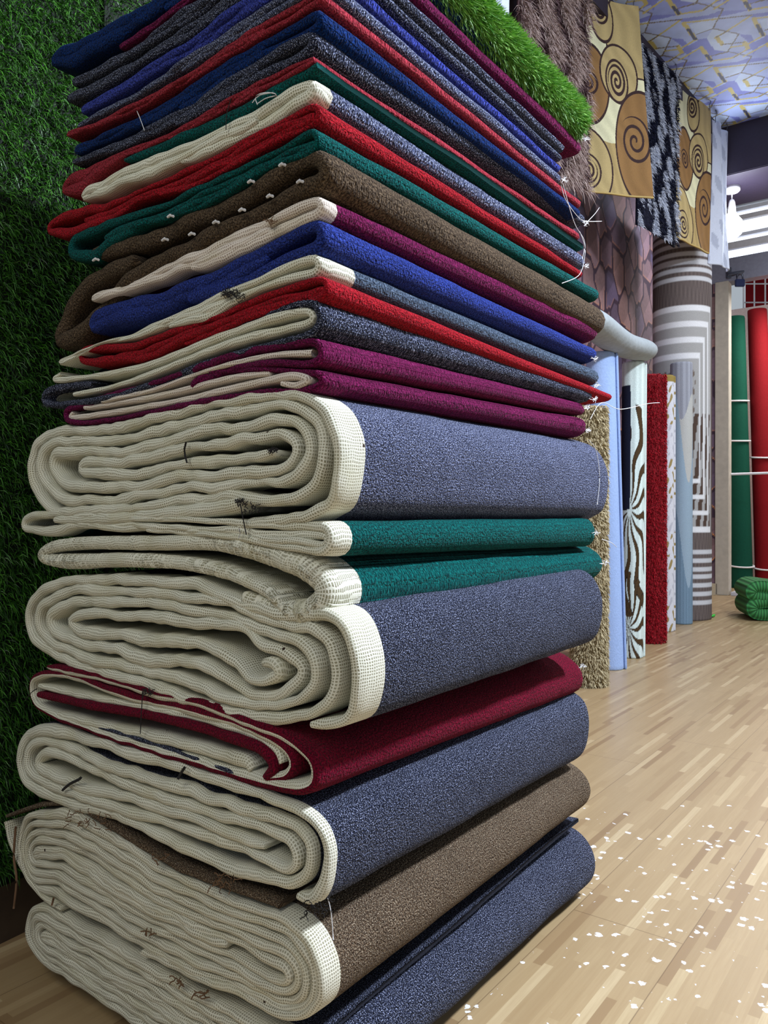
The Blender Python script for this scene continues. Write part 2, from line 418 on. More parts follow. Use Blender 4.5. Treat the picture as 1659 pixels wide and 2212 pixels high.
def carpet(label, pm, bmats, rim, top, bot, far, T=1, ratio=1.0, band=0.0, tail=.5, t0=0.0, path=None, wpx=None, wob=.25,
           wmax=.02, seed=None, group='folded carpets in the tall stack', fill=.5, rimwob=.005, step=.007, lump=None, flip=False):
    """top / bot: outline of the end face in reference pixels, left to right; far: (x, ytop, ybot) at the distant end of the right face"""
    seed = seed if seed is not None else random.random()*50
    tp = np.array([on_end(x, y, t0) for x, y in top]); bp = np.array([on_end(x, y, t0) for x, y in bot])
    tp = tp[np.argsort(tp[:, 0])]; bp = bp[np.argsort(bp[:, 0])]
    ft = lambda s: float(np.interp(s, tp[:, 0], tp[:, 1])); fb = lambda s: float(np.interp(s, bp[:, 0], bp[:, 1]))
    sr = max(tp[0, 0], bp[0, 0]) if False else min(tp[0, 0], bp[0, 0]); sl = max(tp[-1, 0], bp[-1, 0])
    if path is None:
        pt, hs = spiral_path(ft, fb, sl, sr, T, ratio, seed, wob, tail)
        w = np.minimum(hs*fill*.97, wmax)
        pt, w = resample(pt, w, step)
    else:
        pp = smooth_path([on_end(q[0], q[1], t0)+((q[2] if len(q) > 2 else wpx),) for q in path], step)
        pt = pp[:, :2].copy(); Zc = (P0+D*t0).y; ul = np.arange(len(pt))*step
        w = pp[:, 2]/F*Zc*1.12*np.array([((P0+L*q).y/P0.y)**.8 for q in pt[:, 0]])
        for k in range(len(pt)):
            e_ = .0022*wob/.25; pt[k, 1] += e_*nz(ul[k]*13, seed)+.5*e_*nz(ul[k]*40, seed+4); pt[k, 0] += .5*e_*nz(ul[k]*17, seed+8)
        if flip: pt = pt[::-1]
    if path is not None: sr = float(min(pt[:, 0]-w)); sl = float(max(pt[:, 0]))
    m = len(pt); e = min(4, m//3)
    for k in range(e): w[k] *= (.35+.65*math.sin((k+1)/(e+1)*math.pi/2)); w[m-1-k] *= (.35+.65*math.sin((k+1)/(e+1)*math.pi/2))
    zt, zb = ft(sr+.01), fb(sr+.01)
    t1 = t_at(far[0], sr)
    q = W(sr, t1, 0); zt2 = H+(HY-far[1])/F*q.y; zb2 = H+(HY-far[2])/F*q.y
    sc = (zt2-zb2)/max(1e-4, zt-zb); sc = min(1.35, max(.55, sc)); cen2 = (zt2+zb2)/2; cen = (zt+zb)/2
    def place(a, b, t, f):
        f = min(1, max(0, f)); g = f
        base = cen+(fb(a)+ft(a)-zt-zb)/2           # local mid height of the fold at this s
        z = b*(1-g) + g*(cen2 + (base-cen)*.8 + (b-base)*sc)
        z = max(z, 0.002)
        dent = .0035*nz(t*4.1, b*9, seed+20) + .002*nz(t*13, b*20, seed)
        return W(a+dent*min(1, t/.05 if t > 0 else 0), t, z)
    V, Fc, mi, uv = ribbon(pt, w, t0, t1, place, rim, band, seed, rimwob=rimwob, lump=lump if lump is not None else (.42 if rim != 'pile' else .2))
    root = empty('folded_carpet', W(.3, t0+.3, max(.002, fb(.3)-.0)))
    tag(root, label, 'carpet', group)
    split_build('folded_carpet', V, Fc, mi, uv, (pm, bmats), root)
    return root
# ------------------------------------------------------------------ the stack, bottom to top
g, g2, gp = M['gauze'], M['gauze2'], M['gauzep']
C = {}
C[1] = carpet('charcoal folded carpet lying on the floor, bottommost of the tall stack', M['charcoal'], g2, 'backing',
    [(50, 1925), (90, 1955), (200, 2020), (300, 2080), (500, 2190), (600, 2246), (690, 2264)],
    [(50, 2068), (120, 2120), (250, 2205), (400, 2300), (600, 2420), (700, 2480)], (1291, 1782, 1932), T=4, ratio=1.0, band=.03, wmax=.013, wob=.5)
C[1.5] = carpet('thin charcoal carpet layer squeezed between the taupe roll and the bottommost roll', M['charcoal'], M['charcoal'], 'pile',
    [(130, 1972), (300, 2064), (500, 2168), (600, 2222), (682, 2240)], [(130, 1984), (300, 2078), (500, 2184), (600, 2238), (682, 2260)],
    (1250, 1752, 1785), T=.5, tail=0, ratio=.3, t0=.02)
C[2] = carpet('taupe brown folded carpet with coiled cream net end, near the bottom of the stack', M['brownpile'], g2, 'backing',
    [(34, 1800), (80, 1752), (140, 1748), (200, 1775), (260, 1822), (330, 1866), (420, 1908), (500, 1938), (560, 1958), (620, 1978), (700, 2004)],
    [(34, 1900), (60, 1935), (120, 1962), (200, 2008), (300, 2060), (400, 2112), (520, 2168), (600, 2212), (700, 2246)], (1276, 1642, 1768), T=5, ratio=1.2, band=.03, wmax=.0115, wob=.45)
C[3] = carpet('charcoal folded carpet with cream coiled end, between the crimson carpet and the taupe roll', M['charcoal'], g, 'backing',
    [(28, 1590), (60, 1562), (100, 1556), (150, 1560), (250, 1592), (400, 1648), (500, 1688), (600, 1726), (708, 1758)],
    [(28, 1650), (60, 1705), (130, 1738), (230, 1772), (300, 1795), (380, 1848), (480, 1885), (600, 1932), (708, 1972)], (1276, 1490, 1642), T=5, ratio=1.0, band=.012, wmax=.0115, wob=.5, path=[(641, 1938), (673, 1945), (694, 1909), (699, 1841), (682, 1786), (641, 1749), (569, 1723), (482, 1696), (395, 1665), (289, 1635), (193, 1606), (121, 1584), (72, 1584), (43, 1607), (36, 1653), (53, 1692), (96, 1720), (169, 1745), (241, 1766), (289, 1788), (338, 1808), (434, 1856), (506, 1882), (579, 1901), (622, 1913), (656, 1889), (663, 1841), (651, 1807), (617, 1781), (530, 1752), (434, 1724), (338, 1693), (241, 1663), (169, 1630), (106, 1606), (68, 1607), (54, 1630), (60, 1668), (96, 1696), (169, 1720), (241, 1742), (313, 1764), (386, 1790), (482, 1819), (554, 1851), (612, 1875), (636, 1860), (627, 1827), (598, 1807), (530, 1782), (434, 1753), (338, 1721), (251, 1689), (183, 1655), (121, 1630), (82, 1633), (80, 1658), (121, 1684), (193, 1707), (265, 1726), (338, 1747), (424, 1776), (506, 1805), (569, 1829)], wpx=12, flip=False)
# crimson carpet: traced fold
C[4] = carpet('crimson folded carpet with cream backing showing as loops at its end', M['crimson'], g, 'split',
    [(58, 1450), (200, 1470), (400, 1520), (560, 1560), (700, 1602)], [(58, 1545), (200, 1570), (400, 1645), (550, 1690), (700, 1722)], (1263, 1410, 1494),
    path=[(102, 1441), (195, 1460), (307, 1491), (435, 1524), (543, 1565), (615, 1599), (661, 1635), (677, 1676), (661, 1702), (605, 1700), (487, 1670), (359, 1629), (256, 1599), (154, 1563), (87, 1533), (64, 1501), (69, 1470), (102, 1455), (169, 1468), (231, 1489), (307, 1513), (410, 1535), (487, 1558), (553, 1583), (605, 1614), (628, 1650), (612, 1678), (574, 1684)], wpx=10.5, ratio=1, flip=True)
def fold_piece(ci, pts, mat, label=None, t0=.002, depth=.4, seed=1):
    pp = smooth_path([on_end(x, y, t0)+(w_,) for x, y, w_ in pts], .007); Zc = P0.y
    V, Fc, mi, uv = ribbon(pp[:, :2].copy(), pp[:, 2]/F*Zc*1.1, t0, t0+depth, lambda a_, b_, t, f: W(a_, t, max(.002, b_)), 'pile', 0, seed, lump=.2, rimwob=.004, nbody=6)
    o = mesh_obj('inner_fold', V, Fc, mat, uv=uv); childfix(o, C[ci]); tag(o, label)
fold_piece(4, [(79, 1501, 8), (113, 1509, 11), (205, 1527, 12), (307, 1545, 12), (410, 1569, 12), (487, 1594, 12), (543, 1613, 13), (574, 1635, 15), (584, 1660, 13), (569, 1681, 8)], M['crimson'], 'bare crimson pile stripe folded inside the cream loops', t0=-.003)
fold_piece(4, [(123, 1545, 9), (231, 1573, 11), (359, 1601, 13), (461, 1629, 15), (523, 1646, 17), (538, 1665, 12)], M['gauze'], 'cream inner fold below the crimson stripe', seed=2)
fold_piece(4, [(82, 1482, 7), (154, 1500, 9), (256, 1518, 9), (359, 1538, 9), (461, 1562, 9), (538, 1588, 9), (589, 1619, 9), (605, 1650, 9)], M['gauze'], 'cream inner fold above the crimson stripe', seed=3)
C[5] = carpet('charcoal folded carpet with broad cream band and coiled cream end, under the teal carpets', M['charcoal'], g, 'backing',
    [(46, 1290), (70, 1262), (110, 1252), (200, 1256), (300, 1264), (450, 1290), (560, 1312), (640, 1326), (738, 1338)],
    [(46, 1370), (70, 1415), (120, 1446), (200, 1472), (350, 1512), (470, 1546), (560, 1566), (650, 1582), (738, 1596)], (1303, 1243, 1404), T=5, ratio=1.0, band=.045, wmax=.0125, wob=.6, path=[(671, 1564), (717, 1569), (748, 1547), (763, 1486), (761, 1409), (743, 1353), (712, 1332), (666, 1327), (589, 1325), (512, 1302), (435, 1271), (359, 1260), (256, 1253), (179, 1255), (118, 1262), (77, 1284), (56, 1322), (59, 1363), (82, 1394), (133, 1427), (205, 1453), (307, 1481), (410, 1514), (487, 1541), (564, 1554), (640, 1552), (697, 1522), (717, 1471), (704, 1399), (671, 1363), (615, 1348), (538, 1325), (461, 1296), (359, 1284), (282, 1279), (205, 1276), (143, 1277), (97, 1299), (78, 1332), (87, 1373), (128, 1404), (205, 1427), (307, 1451), (410, 1476), (476, 1504), (538, 1526), (615, 1523), (666, 1486), (675, 1430), (645, 1389), (589, 1368), (528, 1348), (461, 1325), (359, 1309), (256, 1304), (195, 1299), (138, 1303), (105, 1327), (110, 1363), (154, 1389), (231, 1404), (307, 1425), (389, 1430), (435, 1435), (476, 1460), (512, 1491), (548, 1506), (610, 1496), (643, 1455), (615, 1414), (564, 1389), (523, 1358), (461, 1350), (359, 1337), (256, 1328), (179, 1327), (149, 1343), (174, 1366), (256, 1376), (333, 1386), (410, 1389), (461, 1404), (502, 1430), (538, 1465), (569, 1471), (599, 1460), (589, 1435), (564, 1435)], wpx=12, flip=False)
C[6] = carpet('lower, thicker teal carpet with wide cream band and cream flap at its end', M['teal'], g, 'backing',
    [(66, 1196), (100, 1172), (200, 1160), (350, 1160), (480, 1166), (600, 1190), (690, 1206), (720, 1206)],
    [(66, 1236), (100, 1252), (200, 1250), (350, 1256), (480, 1268), (600, 1300), (690, 1328), (720, 1326)], (1306, 1178, 1242), T=1.5, ratio=.8, band=.055, wmax=.022, wob=.12, lump=.10, path=[(612, 1325, 18), (579, 1284, 24), (487, 1241, 24), (384, 1217, 22), (256, 1210, 24), (154, 1213, 22), (102, 1210, 14), (82, 1199, 11), (108, 1181, 13), (179, 1173, 14), (307, 1173, 15), (461, 1173, 16), (564, 1196, 21), (640, 1224, 21), (679, 1255, 20), (689, 1284, 20), (676, 1309, 19), (645, 1325, 15), (590, 1318, 9), (520, 1296, 7)], wpx=12, flip=True)
C[7] = carpet('upper, thinner teal carpet with cream end, under the big charcoal roll', M['teal'], g, 'backing',
    [(40, 1108), (100, 1096), (200, 1106), (350, 1112), (480, 1118), (600, 1126), (722, 1128)],
    [(44, 1166), (90, 1170), (200, 1156), (350, 1156), (480, 1164), (600, 1188), (722, 1204)], (1286, 1120, 1180), T=1.5, ratio=.6, band=.03, wmax=.014, wob=.5)
C[8] = carpet('big grey flecked folded carpet with coiled cream end, directly under the plum carpets', M['greypile'], g, 'backing',
    [(52, 972), (70, 940), (130, 922), (200, 922), (300, 900), (430, 868), (560, 852), (640, 846), (708, 850)],
    [(52, 1048), (70, 1078), (110, 1096), (200, 1104), (300, 1110), (430, 1114), (560, 1120), (640, 1130), (708, 1134)], (1316, 958, 1128), T=5, ratio=1.1, band=.040, wmax=.0125, wob=.65, path=[(512, 1140), (543, 1130), (615, 1121), (676, 1108), (710, 1076), (723, 1020), (720, 943), (697, 887), (661, 860), (605, 854), (512, 860), (435, 873), (359, 894), (287, 915), (205, 929), (133, 930), (82, 948), (64, 989), (64, 1035), (82, 1076), (123, 1103), (215, 1103), (307, 1097), (384, 1084), (451, 1076), (492, 1070), (533, 1079), (579, 1084), (630, 1072), (671, 1040), (691, 989), (685, 922), (656, 887), (605, 877), (538, 884), (461, 898), (384, 916), (318, 936), (256, 951), (179, 952), (123, 954), (91, 974), (84, 1015), (97, 1051), (133, 1080), (205, 1081), (287, 1071), (359, 1061), (400, 1052), (461, 1051), (512, 1043), (574, 1044), (620, 1035), (653, 999), (661, 953), (640, 915), (589, 905), (528, 920), (461, 925), (400, 940), (333, 957), (277, 975), (231, 980), (169, 974), (123, 975), (107, 994), (113, 1025), (138, 1046), (205, 1052), (266, 1050), (328, 1041), (400, 1027), (461, 1026), (538, 1017), (605, 1012), (635, 979), (605, 940), (538, 948), (476, 957), (410, 964), (348, 980), (287, 995), (225, 997), (177, 997), (174, 1017), (231, 1024), (287, 1025), (359, 1010), (435, 998), (512, 989), (589, 983)], wpx=12, flip=False)
C[9] = carpet('lower of the two plum carpets, resting on the big grey roll', M['purple'], gp, 'pile',
    [(138, 884), (200, 862), (300, 838), (400, 810), (450, 794), (560, 790), (684, 800)], [(138, 912), (200, 917), (330, 889), (430, 866), (520, 850), (600, 846), (684, 852)], (1266, 901, 951),
    path=[(200, 870, 5), (150, 882, 6), (141, 896, 7), (152, 910, 6), (200, 911, 5), (330, 889, 5), (450, 864, 6), (560, 847, 6), (645, 843, 7), (684, 832, 8), (688, 812, 8), (660, 804, 7), (560, 797, 6), (450, 802, 5)], wpx=6, wob=.1)
C[10] = carpet('upper of the two plum carpets, under a charcoal carpet', M['purple'], gp, 'pile',
    [(225, 850), (300, 832), (400, 796), (500, 764), (600, 740), (684, 724)], [(225, 858), (300, 838), (400, 808), (450, 794), (560, 788), (684, 800)], (1265, 866, 901),
    path=[(150, 880, 5), (220, 858, 6), (300, 836, 6), (400, 802, 7), (500, 767, 8), (600, 745, 8), (665, 736, 9), (688, 755, 10), (684, 778, 9), (650, 786, 8), (580, 784, 8), (500, 794, 8), (430, 818, 7), (414, 832, 4)], wpx=7, wob=.1, flip=True)
C[11] = carpet('charcoal carpet with cream loops at its end, under the red carpet with the drooping tip', M['charcoal'], g, 'pile',
    [(90, 832), (120, 806), (200, 792), (300, 782), (400, 742), (520, 692), (600, 664), (684, 645)],
    [(90, 884), (180, 868), (300, 838), (400, 800), (500, 764), (600, 740), (684, 727)], (1280, 836, 869),
    path=[(200, 830, 6), (140, 834, 7), (100, 846, 8), (98, 872, 7), (150, 872, 7), (230, 860, 7), (330, 828, 7), (430, 790, 8), (520, 760, 8), (600, 738, 8), (665, 722, 9), (688, 700, 10), (688, 672, 10), (668, 655, 8), (600, 668, 6), (520, 698, 5)], wpx=8, wob=.1)
C[12] = carpet('bright red carpet whose far tip droops past the stack', M['red'], M['red'], 'pile',
    [(164, 752), (200, 742), (300, 735), (400, 700), (500, 660), (600, 622), (712, 588)],
    [(164, 794), (200, 801), (300, 790), (400, 748), (500, 706), (600, 672), (712, 648)], (1326, 848, 868), T=1.5, ratio=.5, wob=.35)
C[13] = carpet('slate grey carpet with torn cream end, between the royal blue and red carpets', M['slate'], g, 'backing',
    [(124, 778), (220, 738), (300, 712), (400, 664), (480, 628), (560, 600), (620, 566), (694, 536)],
    [(124, 800), (220, 744), (300, 736), (400, 702), (450, 690), (540, 640), (620, 608), (694, 590)], (1298, 796, 829), T=1, ratio=.7, band=.06, wob=.4)
C[14] = carpet('royal blue carpet under a plum carpet with cream end', M['blue'], M['blue'], 'pile',
    [(190, 668), (300, 630), (400, 600), (500, 560), (600, 510), (700, 460)],
    [(184, 738), (260, 730), (350, 692), (450, 656), (550, 610), (620, 566), (700, 540)], (1289, 750, 782), T=1, ratio=.5, wob=.3)
C[15] = carpet('plum carpet with pale net end, between the brown and royal blue carpets', M['purple'], gp, 'backing',
    [(190, 638), (300, 598), (400, 548), (500, 500), (560, 476), (620, 442), (706, 412)],
    [(190, 664), (300, 630), (400, 598), (500, 560), (600, 508), (706, 466)], (1298, 684, 749), T=1, ratio=.8, band=.022, wob=.35)
C[16] = carpet('dark brown carpet with white stitches in a row along its side', M['brown'], M['brown'], 'pile',
    [(110, 700), (200, 580), (300, 500), (400, 462), (540, 396), (620, 350), (700, 312)],
    [(110, 745), (200, 690), (300, 610), (400, 560), (540, 486), (620, 444), (700, 410)], (1312, 658, 722),
    path=[(196, 543), (260, 531), (330, 508), (400, 474), (470, 446), (540, 408), (610, 364), (660, 340), (690, 342), (700, 366), (684, 390), (640, 408), (560, 452), (480, 494), (400, 536), (320, 575), (250, 622), (195, 680), (150, 722), (120, 730), (126, 700), (155, 636), (190, 600), (240, 578), (290, 560)], wpx=19, flip=False, rimwob=.008)
C[17] = carpet('teal carpet lying on the stitched brown carpet', M['teal'], M['teal'], 'pile',
    [(140, 520), (160, 498), (250, 462), (350, 438), (450, 390), (550, 338), (690, 268)],
    [(142, 568), (200, 580), (230, 552), (300, 506), (400, 462), (500, 412), (600, 358), (690, 326)], (1294, 622, 651), T=1.5, ratio=.5, wob=.35)
C[18] = carpet('vivid red carpet between the cream-ended grey carpet and a teal carpet', M['red'], M['red'], 'pile',
    [(94, 480), (130, 452), (250, 428), (350, 388), (450, 340), (550, 280), (690, 212)],
    [(94, 512), (140, 526), (200, 502), (300, 440), (400, 410), (500, 360), (600, 306), (690, 268)], (1262, 583, 602), T=1.5, ratio=.5, wob=.35)
C[19] = carpet('blue grey carpet with white net end, upper one above the vivid red carpet', M['greypile'], g, 'backing',
    [(164, 424), (185, 398), (250, 368), (350, 325), (450, 285), (550, 230), (600, 196), (684, 150)],
    [(164, 440), (200, 440), (300, 400), (400, 352), (500, 308), (600, 258), (684, 216)], (1270, 548, 588), T=1, ratio=.8, band=.028, wob=.35)
C[20] = carpet('thin teal carpet on the grey carpet with white net end', M['teal'], M['teal'], 'pile',
    [(270, 338), (350, 302), (450, 254), (550, 198), (600, 170), (684, 128)],
    [(270, 352), (350, 324), (450, 284), (560, 226), (620, 186), (684, 152)], (1260, 524, 546), T=.5, tail=0, ratio=.3, wob=.3)
C[21] = carpet('faded dark red carpet on the thin teal carpet', M['salmon'], M['salmon'], 'pile',
    [(125, 398), (160, 366), (250, 330), (350, 290), (450, 235), (550, 175), (684, 112)],
    [(125, 425), (165, 442), (200, 400), (270, 345), (350, 310), (450, 258), (550, 202), (684, 134)], (1256, 496, 524), T=1, ratio=.5)
C[22] = carpet('dark charcoal carpet with frayed far tip, under the navy carpet', M['charcoal'], M['charcoal'], 'pile',
    [(150, 345), (200, 325), (300, 280), (400, 225), (500, 160), (600, 95), (684, 58)],
    [(150, 362), (250, 335), (350, 293), (450, 238), (550, 178), (684, 114)], (1267, 464, 490), T=1, ratio=.5)
C[23] = carpet('navy blue carpet under the upper faded red carpet', M['navy'], M['navy'], 'pile',
    [(155, 310), (200, 300), (300, 246), (400, 184), (500, 118), (600, 60), (700, 4)],
    [(155, 345), (250, 310), (350, 262), (450, 204), (550, 134), (700, 66)], (1256, 449, 472), T=1, ratio=.5)
C[24] = carpet('upper faded red carpet, over the navy carpet', M['salmon'], M['salmon'], 'pile',
    [(140, 286), (200, 262), (300, 216), (400, 156), (500, 88), (600, 24), (700, -32)],
    [(140, 304), (200, 288), (300, 240), (400, 180), (500, 116), (600, 56), (700, 2)], (1258, 430, 450), T=1, ratio=.5)
C[25] = carpet('smoky grey carpet on the upper faded red carpet', M['greypile'], M['greypile'], 'pile',
    [(160, 266), (200, 246), (300, 190), (400, 126), (500, 56), (600, -12), (700, -74)],
    [(160, 282), (200, 262), (300, 214), (400, 154), (500, 88), (600, 24), (700, -34)], (1216, 374, 397), T=1, ratio=.5)
C[26] = carpet('indigo blue carpet near the top of the stack', M['indigo'], M['indigo'], 'pile',
    [(170, 228), (200, 212), (300, 152), (400, 86), (500, 14), (600, -56), (700, -118)],
    [(170, 262), (200, 246), (300, 190), (400, 126), (500, 56), (600, -12), (700, -76)], (1213, 352, 375), T=1, ratio=.5)
C[27] = carpet('lower of two dark grey carpets above the indigo one', M['charcoal'], M['charcoal'], 'pile',
    [(135, 198), (200, 176), (300, 118), (400, 52), (500, -20), (600, -90), (700, -156)],
    [(135, 228), (200, 212), (300, 152), (400, 86), (500, 14), (600, -56), (700, -120)], (1220, 332, 349), T=1, ratio=.5)
C[28] = carpet('upper of two dark grey carpets, under the bright plum one', M['charcoal'], M['charcoal'], 'pile',
    [(150, 170), (200, 146), (300, 84), (400, 14), (500, -58), (600, -130), (700, -196)],
    [(150, 196), (200, 176), (300, 118), (400, 52), (500, -20), (600, -90), (700, -158)], (1222, 308, 330), T=1, ratio=.5)
C[29] = carpet('bright plum carpet near the top, under the top navy carpet', M['purple'], M['purple'], 'pile',
    [(250, 96), (300, 66), (400, -6), (500, -80), (600, -154), (700, -234)],
    [(250, 114), (300, 84), (400, 14), (500, -58), (600, -130), (700, -198)], (1260, 298, 338), T=1, ratio=.5)
C[30] = carpet('dark navy carpet at the top of the stack under the grass roll', M['navy'], M['navy'], 'pile',
    [(104, 118), (125, 98), (250, 34), (310, 0), (400, -60), (500, -134), (600, -208), (700, -276)],
    [(104, 150), (150, 166), (250, 112), (300, 66), (400, -6), (500, -80), (600, -154), (700, -236)], (1266, 272, 300), T=1, ratio=.5)

fold_piece(8, [(115, 1123, 9), (154, 1122, 16), (231, 1120, 18), (307, 1114, 18), (410, 1104, 18), (471, 1095, 19), (505, 1088, 19), (514, 1086, 18)], M['gauze'], 'cream layer with a cut end at the bottom of the coil', t0=-.002, seed=5)

fold_piece(9, [(156, 890, 5), (157, 902, 8), (250, 889, 8), (380, 866, 8), (480, 843, 9), (570, 822, 9), (630, 812, 9), (664, 820, 8), (640, 832, 8), (606, 828, 6)], gp, 'pinkish net backing folded inside', t0=0, seed=6)
fold_piece(9, [(180, 880, 6), (300, 862, 7), (400, 840, 7), (500, 815, 7), (580, 806, 6)], gp, 'pinkish net backing folded inside', t0=.001, seed=7)
fold_piece(10, [(672, 762, 8), (600, 766, 7), (520, 780, 6), (430, 805, 5), (330, 840, 5), (220, 868, 5)], gp, 'pinkish net backing folded inside', t0=0, seed=8)
fold_piece(11, [(130, 806, 5), (118, 820, 8), (200, 812, 8), (300, 792, 9), (400, 756, 10), (500, 716, 10), (580, 689, 10), (640, 672, 10), (668, 676, 8), (664, 694, 9), (600, 712, 10), (520, 732, 10), (430, 764, 9), (340, 800, 8), (250, 832, 7), (160, 852, 6)], g, 'cream loops folded inside', t0=0, seed=9)

fold_piece(2, [(9, 1776, 6), (20, 1822, 8), (48, 1882, 9), (82, 1932, 8), (130, 1966, 6)], g2, 'cream flap sticking out at the left of the coil', t0=0, seed=10)
fold_piece(2, [(12, 1764, 5), (50, 1750, 6), (100, 1738, 6), (160, 1742, 6), (230, 1782, 7), (320, 1842, 8), (420, 1892, 8), (520, 1928, 8), (600, 1958, 7)], M['brownpile'], 'taupe pile edge showing above the coil', t0=.004, depth=.08, seed=11)
fold_piece(3, [(150, 1553, 4), (300, 1598, 5), (450, 1652, 6), (560, 1692, 6)], M['charcoal'], 'charcoal pile edge showing above the coil', t0=.002, depth=.06, seed=12)
# ------------------------------------------------------------------ the room
h_ = H
Wp = Vector((-0.912, 1.868, 0))*H                       # a point of the left wall on the floor
Wq = Vector((4.36, 10.3, 0))*H                          # where it meets the far wall
Wd = (Wq-Wp).normalized(); Wn = Vector((Wd.y, -Wd.x, 0))   # Wn points into the room
farL = -L                                               # direction of the far wall, to the right
# floor: laminate of narrow fingers
def floor_mat():
    m, nt, b = newmat('laminate_floor'); T = NT(nt)
    tc = T.n('ShaderNodeTexCoord').outputs['Object']
    mp = T.n('ShaderNodeMapping'); mp.inputs['Rotation'].default_value = (0, 0, -math.atan2(D.y, D.x)); T.l(tc, mp.inputs[0])
    sp = T.n('ShaderNodeSeparateXYZ'); T.l(mp.outputs[0], sp.inputs[0])
    x, y = sp.outputs[0], sp.outputs[1]
    row = T.math('FLOOR', T.math('DIVIDE', y, .017))
    wn = T.n('ShaderNodeTexWhiteNoise', noise_dimensions='1D'); T.l(row, wn.inputs['W'])
    u = T.math('ADD', T.math('DIVIDE', x, .30), T.math('MULTIPLY', wn.outputs[0], 7.0))
    col = T.math('FLOOR', u)
    cb = T.n('ShaderNodeCombineXYZ'); T.l(row, cb.inputs[0]); T.l(col, cb.inputs[1])
    w2 = T.n('ShaderNodeTexWhiteNoise', noise_dimensions='3D'); T.l(cb.outputs[0], w2.inputs[0])
    r = T.n('ShaderNodeValToRGB'); T.l(w2.outputs[0], r.inputs[0])
    e = r.color_ramp.elements; e[0].color = rgb(142, 116, 84); e[0].position = 0; e[1].color = rgb(180, 158, 120); e[1].position = 1
    for p, c in ((.10, (152, 126, 92)), (.18, (162, 138, 102)), (.84, (172, 148, 111)), (.92, (192, 171, 134))):
        k = e.new(p); k.color = rgb(*c)
    gr = T.noise(T.scale(mp.outputs[0], (9, 190, 1)), 1, 4, .6)
    c1 = T.mix(T.math('MULTIPLY', T.ramp(gr, .35, .7), .35), r.outputs[0], rgb(150, 122, 86))
    def seam(v, p, w): return T.math('LESS_THAN', T.math('PINGPONG', v, p/2), w)
    s1 = seam(y, .204, .0009); 
    prow = T.math('FLOOR', T.math('DIVIDE', y, .204)); w3 = T.n('ShaderNodeTexWhiteNoise', noise_dimensions='1D'); T.l(prow, w3.inputs['W'])
    s2 = seam(T.math('ADD', x, T.math('MULTIPLY', w3.outputs[0], 1.1)), 1.2, .001)
    sm = T.math('MAXIMUM', s1, s2)
    c2 = T.mix(T.math('MULTIPLY', sm, .55), c1, rgb(96, 72, 50))
    # dried white flecks spilt in one patch of the floor
    vo = T.n('ShaderNodeTexVoronoi'); vo.inputs['Scale'].default_value = 66
    nv = T.n('ShaderNodeTexNoise'); nv.inputs['Scale'].default_value = 130; T.l(tc, nv.inputs['Vector'])
    ad = T.n('ShaderNodeVectorMath', operation='MULTIPLY_ADD'); T.l(nv.outputs['Color'], ad.inputs[0]); ad.inputs[1].default_value = (.014, .014, 0); T.l(tc, ad.inputs[2])
    T.l(ad.outputs[0], vo.inputs['Vector'])
    q = gpt(1560, 2060); q2 = Vector((q.x, q.y, 0))
    ds = T.n('ShaderNodeVectorMath', operation='DISTANCE'); T.l(tc, ds.inputs[0]); ds.inputs[1].default_value = q2
    near = T.ramp(ds.outputs['Value'], .80, .10)
    keep = T.n('ShaderNodeSeparateColor'); T.l(vo.outputs['Color'], keep.inputs[0])
    siz = T.math('MULTIPLY', T.math('MULTIPLY', T.math('POWER', keep.outputs[0], 2.6), .60), T.math('GREATER_THAN', T.math('MULTIPLY', near, T.ramp(T.noise(tc, 5, 2), .3, .62)), T.math('MULTIPLY', keep.outputs[1], .8)))
    fl = T.math('LESS_THAN', vo.outputs['Distance'], T.math('MULTIPLY', siz, .8))
    c3 = T.mix(T.math('MULTIPLY', fl, .9), c2, rgb(240, 242, 250))
    T.l(c3, b.inputs['Base Color']); b.inputs['Roughness'].default_value = .36; b.inputs['Specular IOR Level'].default_value = .45
    T.bump(T.math('SUBTRACT', T.math('MULTIPLY', fl, .6), sm), .25, .002, b)
    return m
fm = floor_mat()
v = [(-4, -3.5, 0), (9.5, -3.5, 0), (9.5, 13, 0), (-4, 13, 0)]
fo = mesh_obj('floor', v + [(p[0], p[1], -.1) for p in v], [(0, 1, 2, 3), (7, 6, 5, 4), (0, 4, 5, 1), (1, 5, 6, 2), (2, 6, 7, 3), (3, 7, 4, 0)], fm, smooth=False); tag(fo, kind='structure')
# grid surface with computed colours
def grid(name, o, ax, ay, us, vs, colf, mat, parent=None, disp=None, thick=0, normal=None):
    """o + u*ax + v*ay over us x vs; colf(U,V)->(...,3) linear; disp(U,V)->offset along normal"""
    o, ax, ay = Vector(o), Vector(ax), Vector(ay); nrm = normal or ax.cross(ay).normalized()
    U, Vv = np.meshgrid(us, vs); P = np.array(o)[None, None]+U[..., None]*np.array(ax)+Vv[..., None]*np.array(ay)
    if disp is not None: P = P + disp(U, Vv)[..., None]*np.array(nrm)
    nv, nu = U.shape; P1 = P.reshape(-1, 3); C1 = colf(U, Vv).reshape(-1, 3)
    i = np.arange(nv*nu).reshape(nv, nu)
    q = np.stack([i[:-1, :-1], i[:-1, 1:], i[1:, 1:], i[1:, :-1]], -1).reshape(-1, 4)
    if thick:
        P2 = P1 - np.array(nrm)*thick; n0 = len(P1)
        q2 = q[:, ::-1]+n0; b = []
        for e in (i[0, :], i[:, -1], i[-1, ::-1], i[::-1, 0]):
            b.append(np.stack([e[1:], e[:-1], e[:-1]+n0, e[1:]+n0], -1))
        q = np.concatenate([q, q2]+b); P1 = np.concatenate([P1, P2]); C1 = np.concatenate([C1, C1])
    ob = mesh_obj(name, P1, q, mat, col=C1)
    if parent: childfix(ob, parent)
    return ob
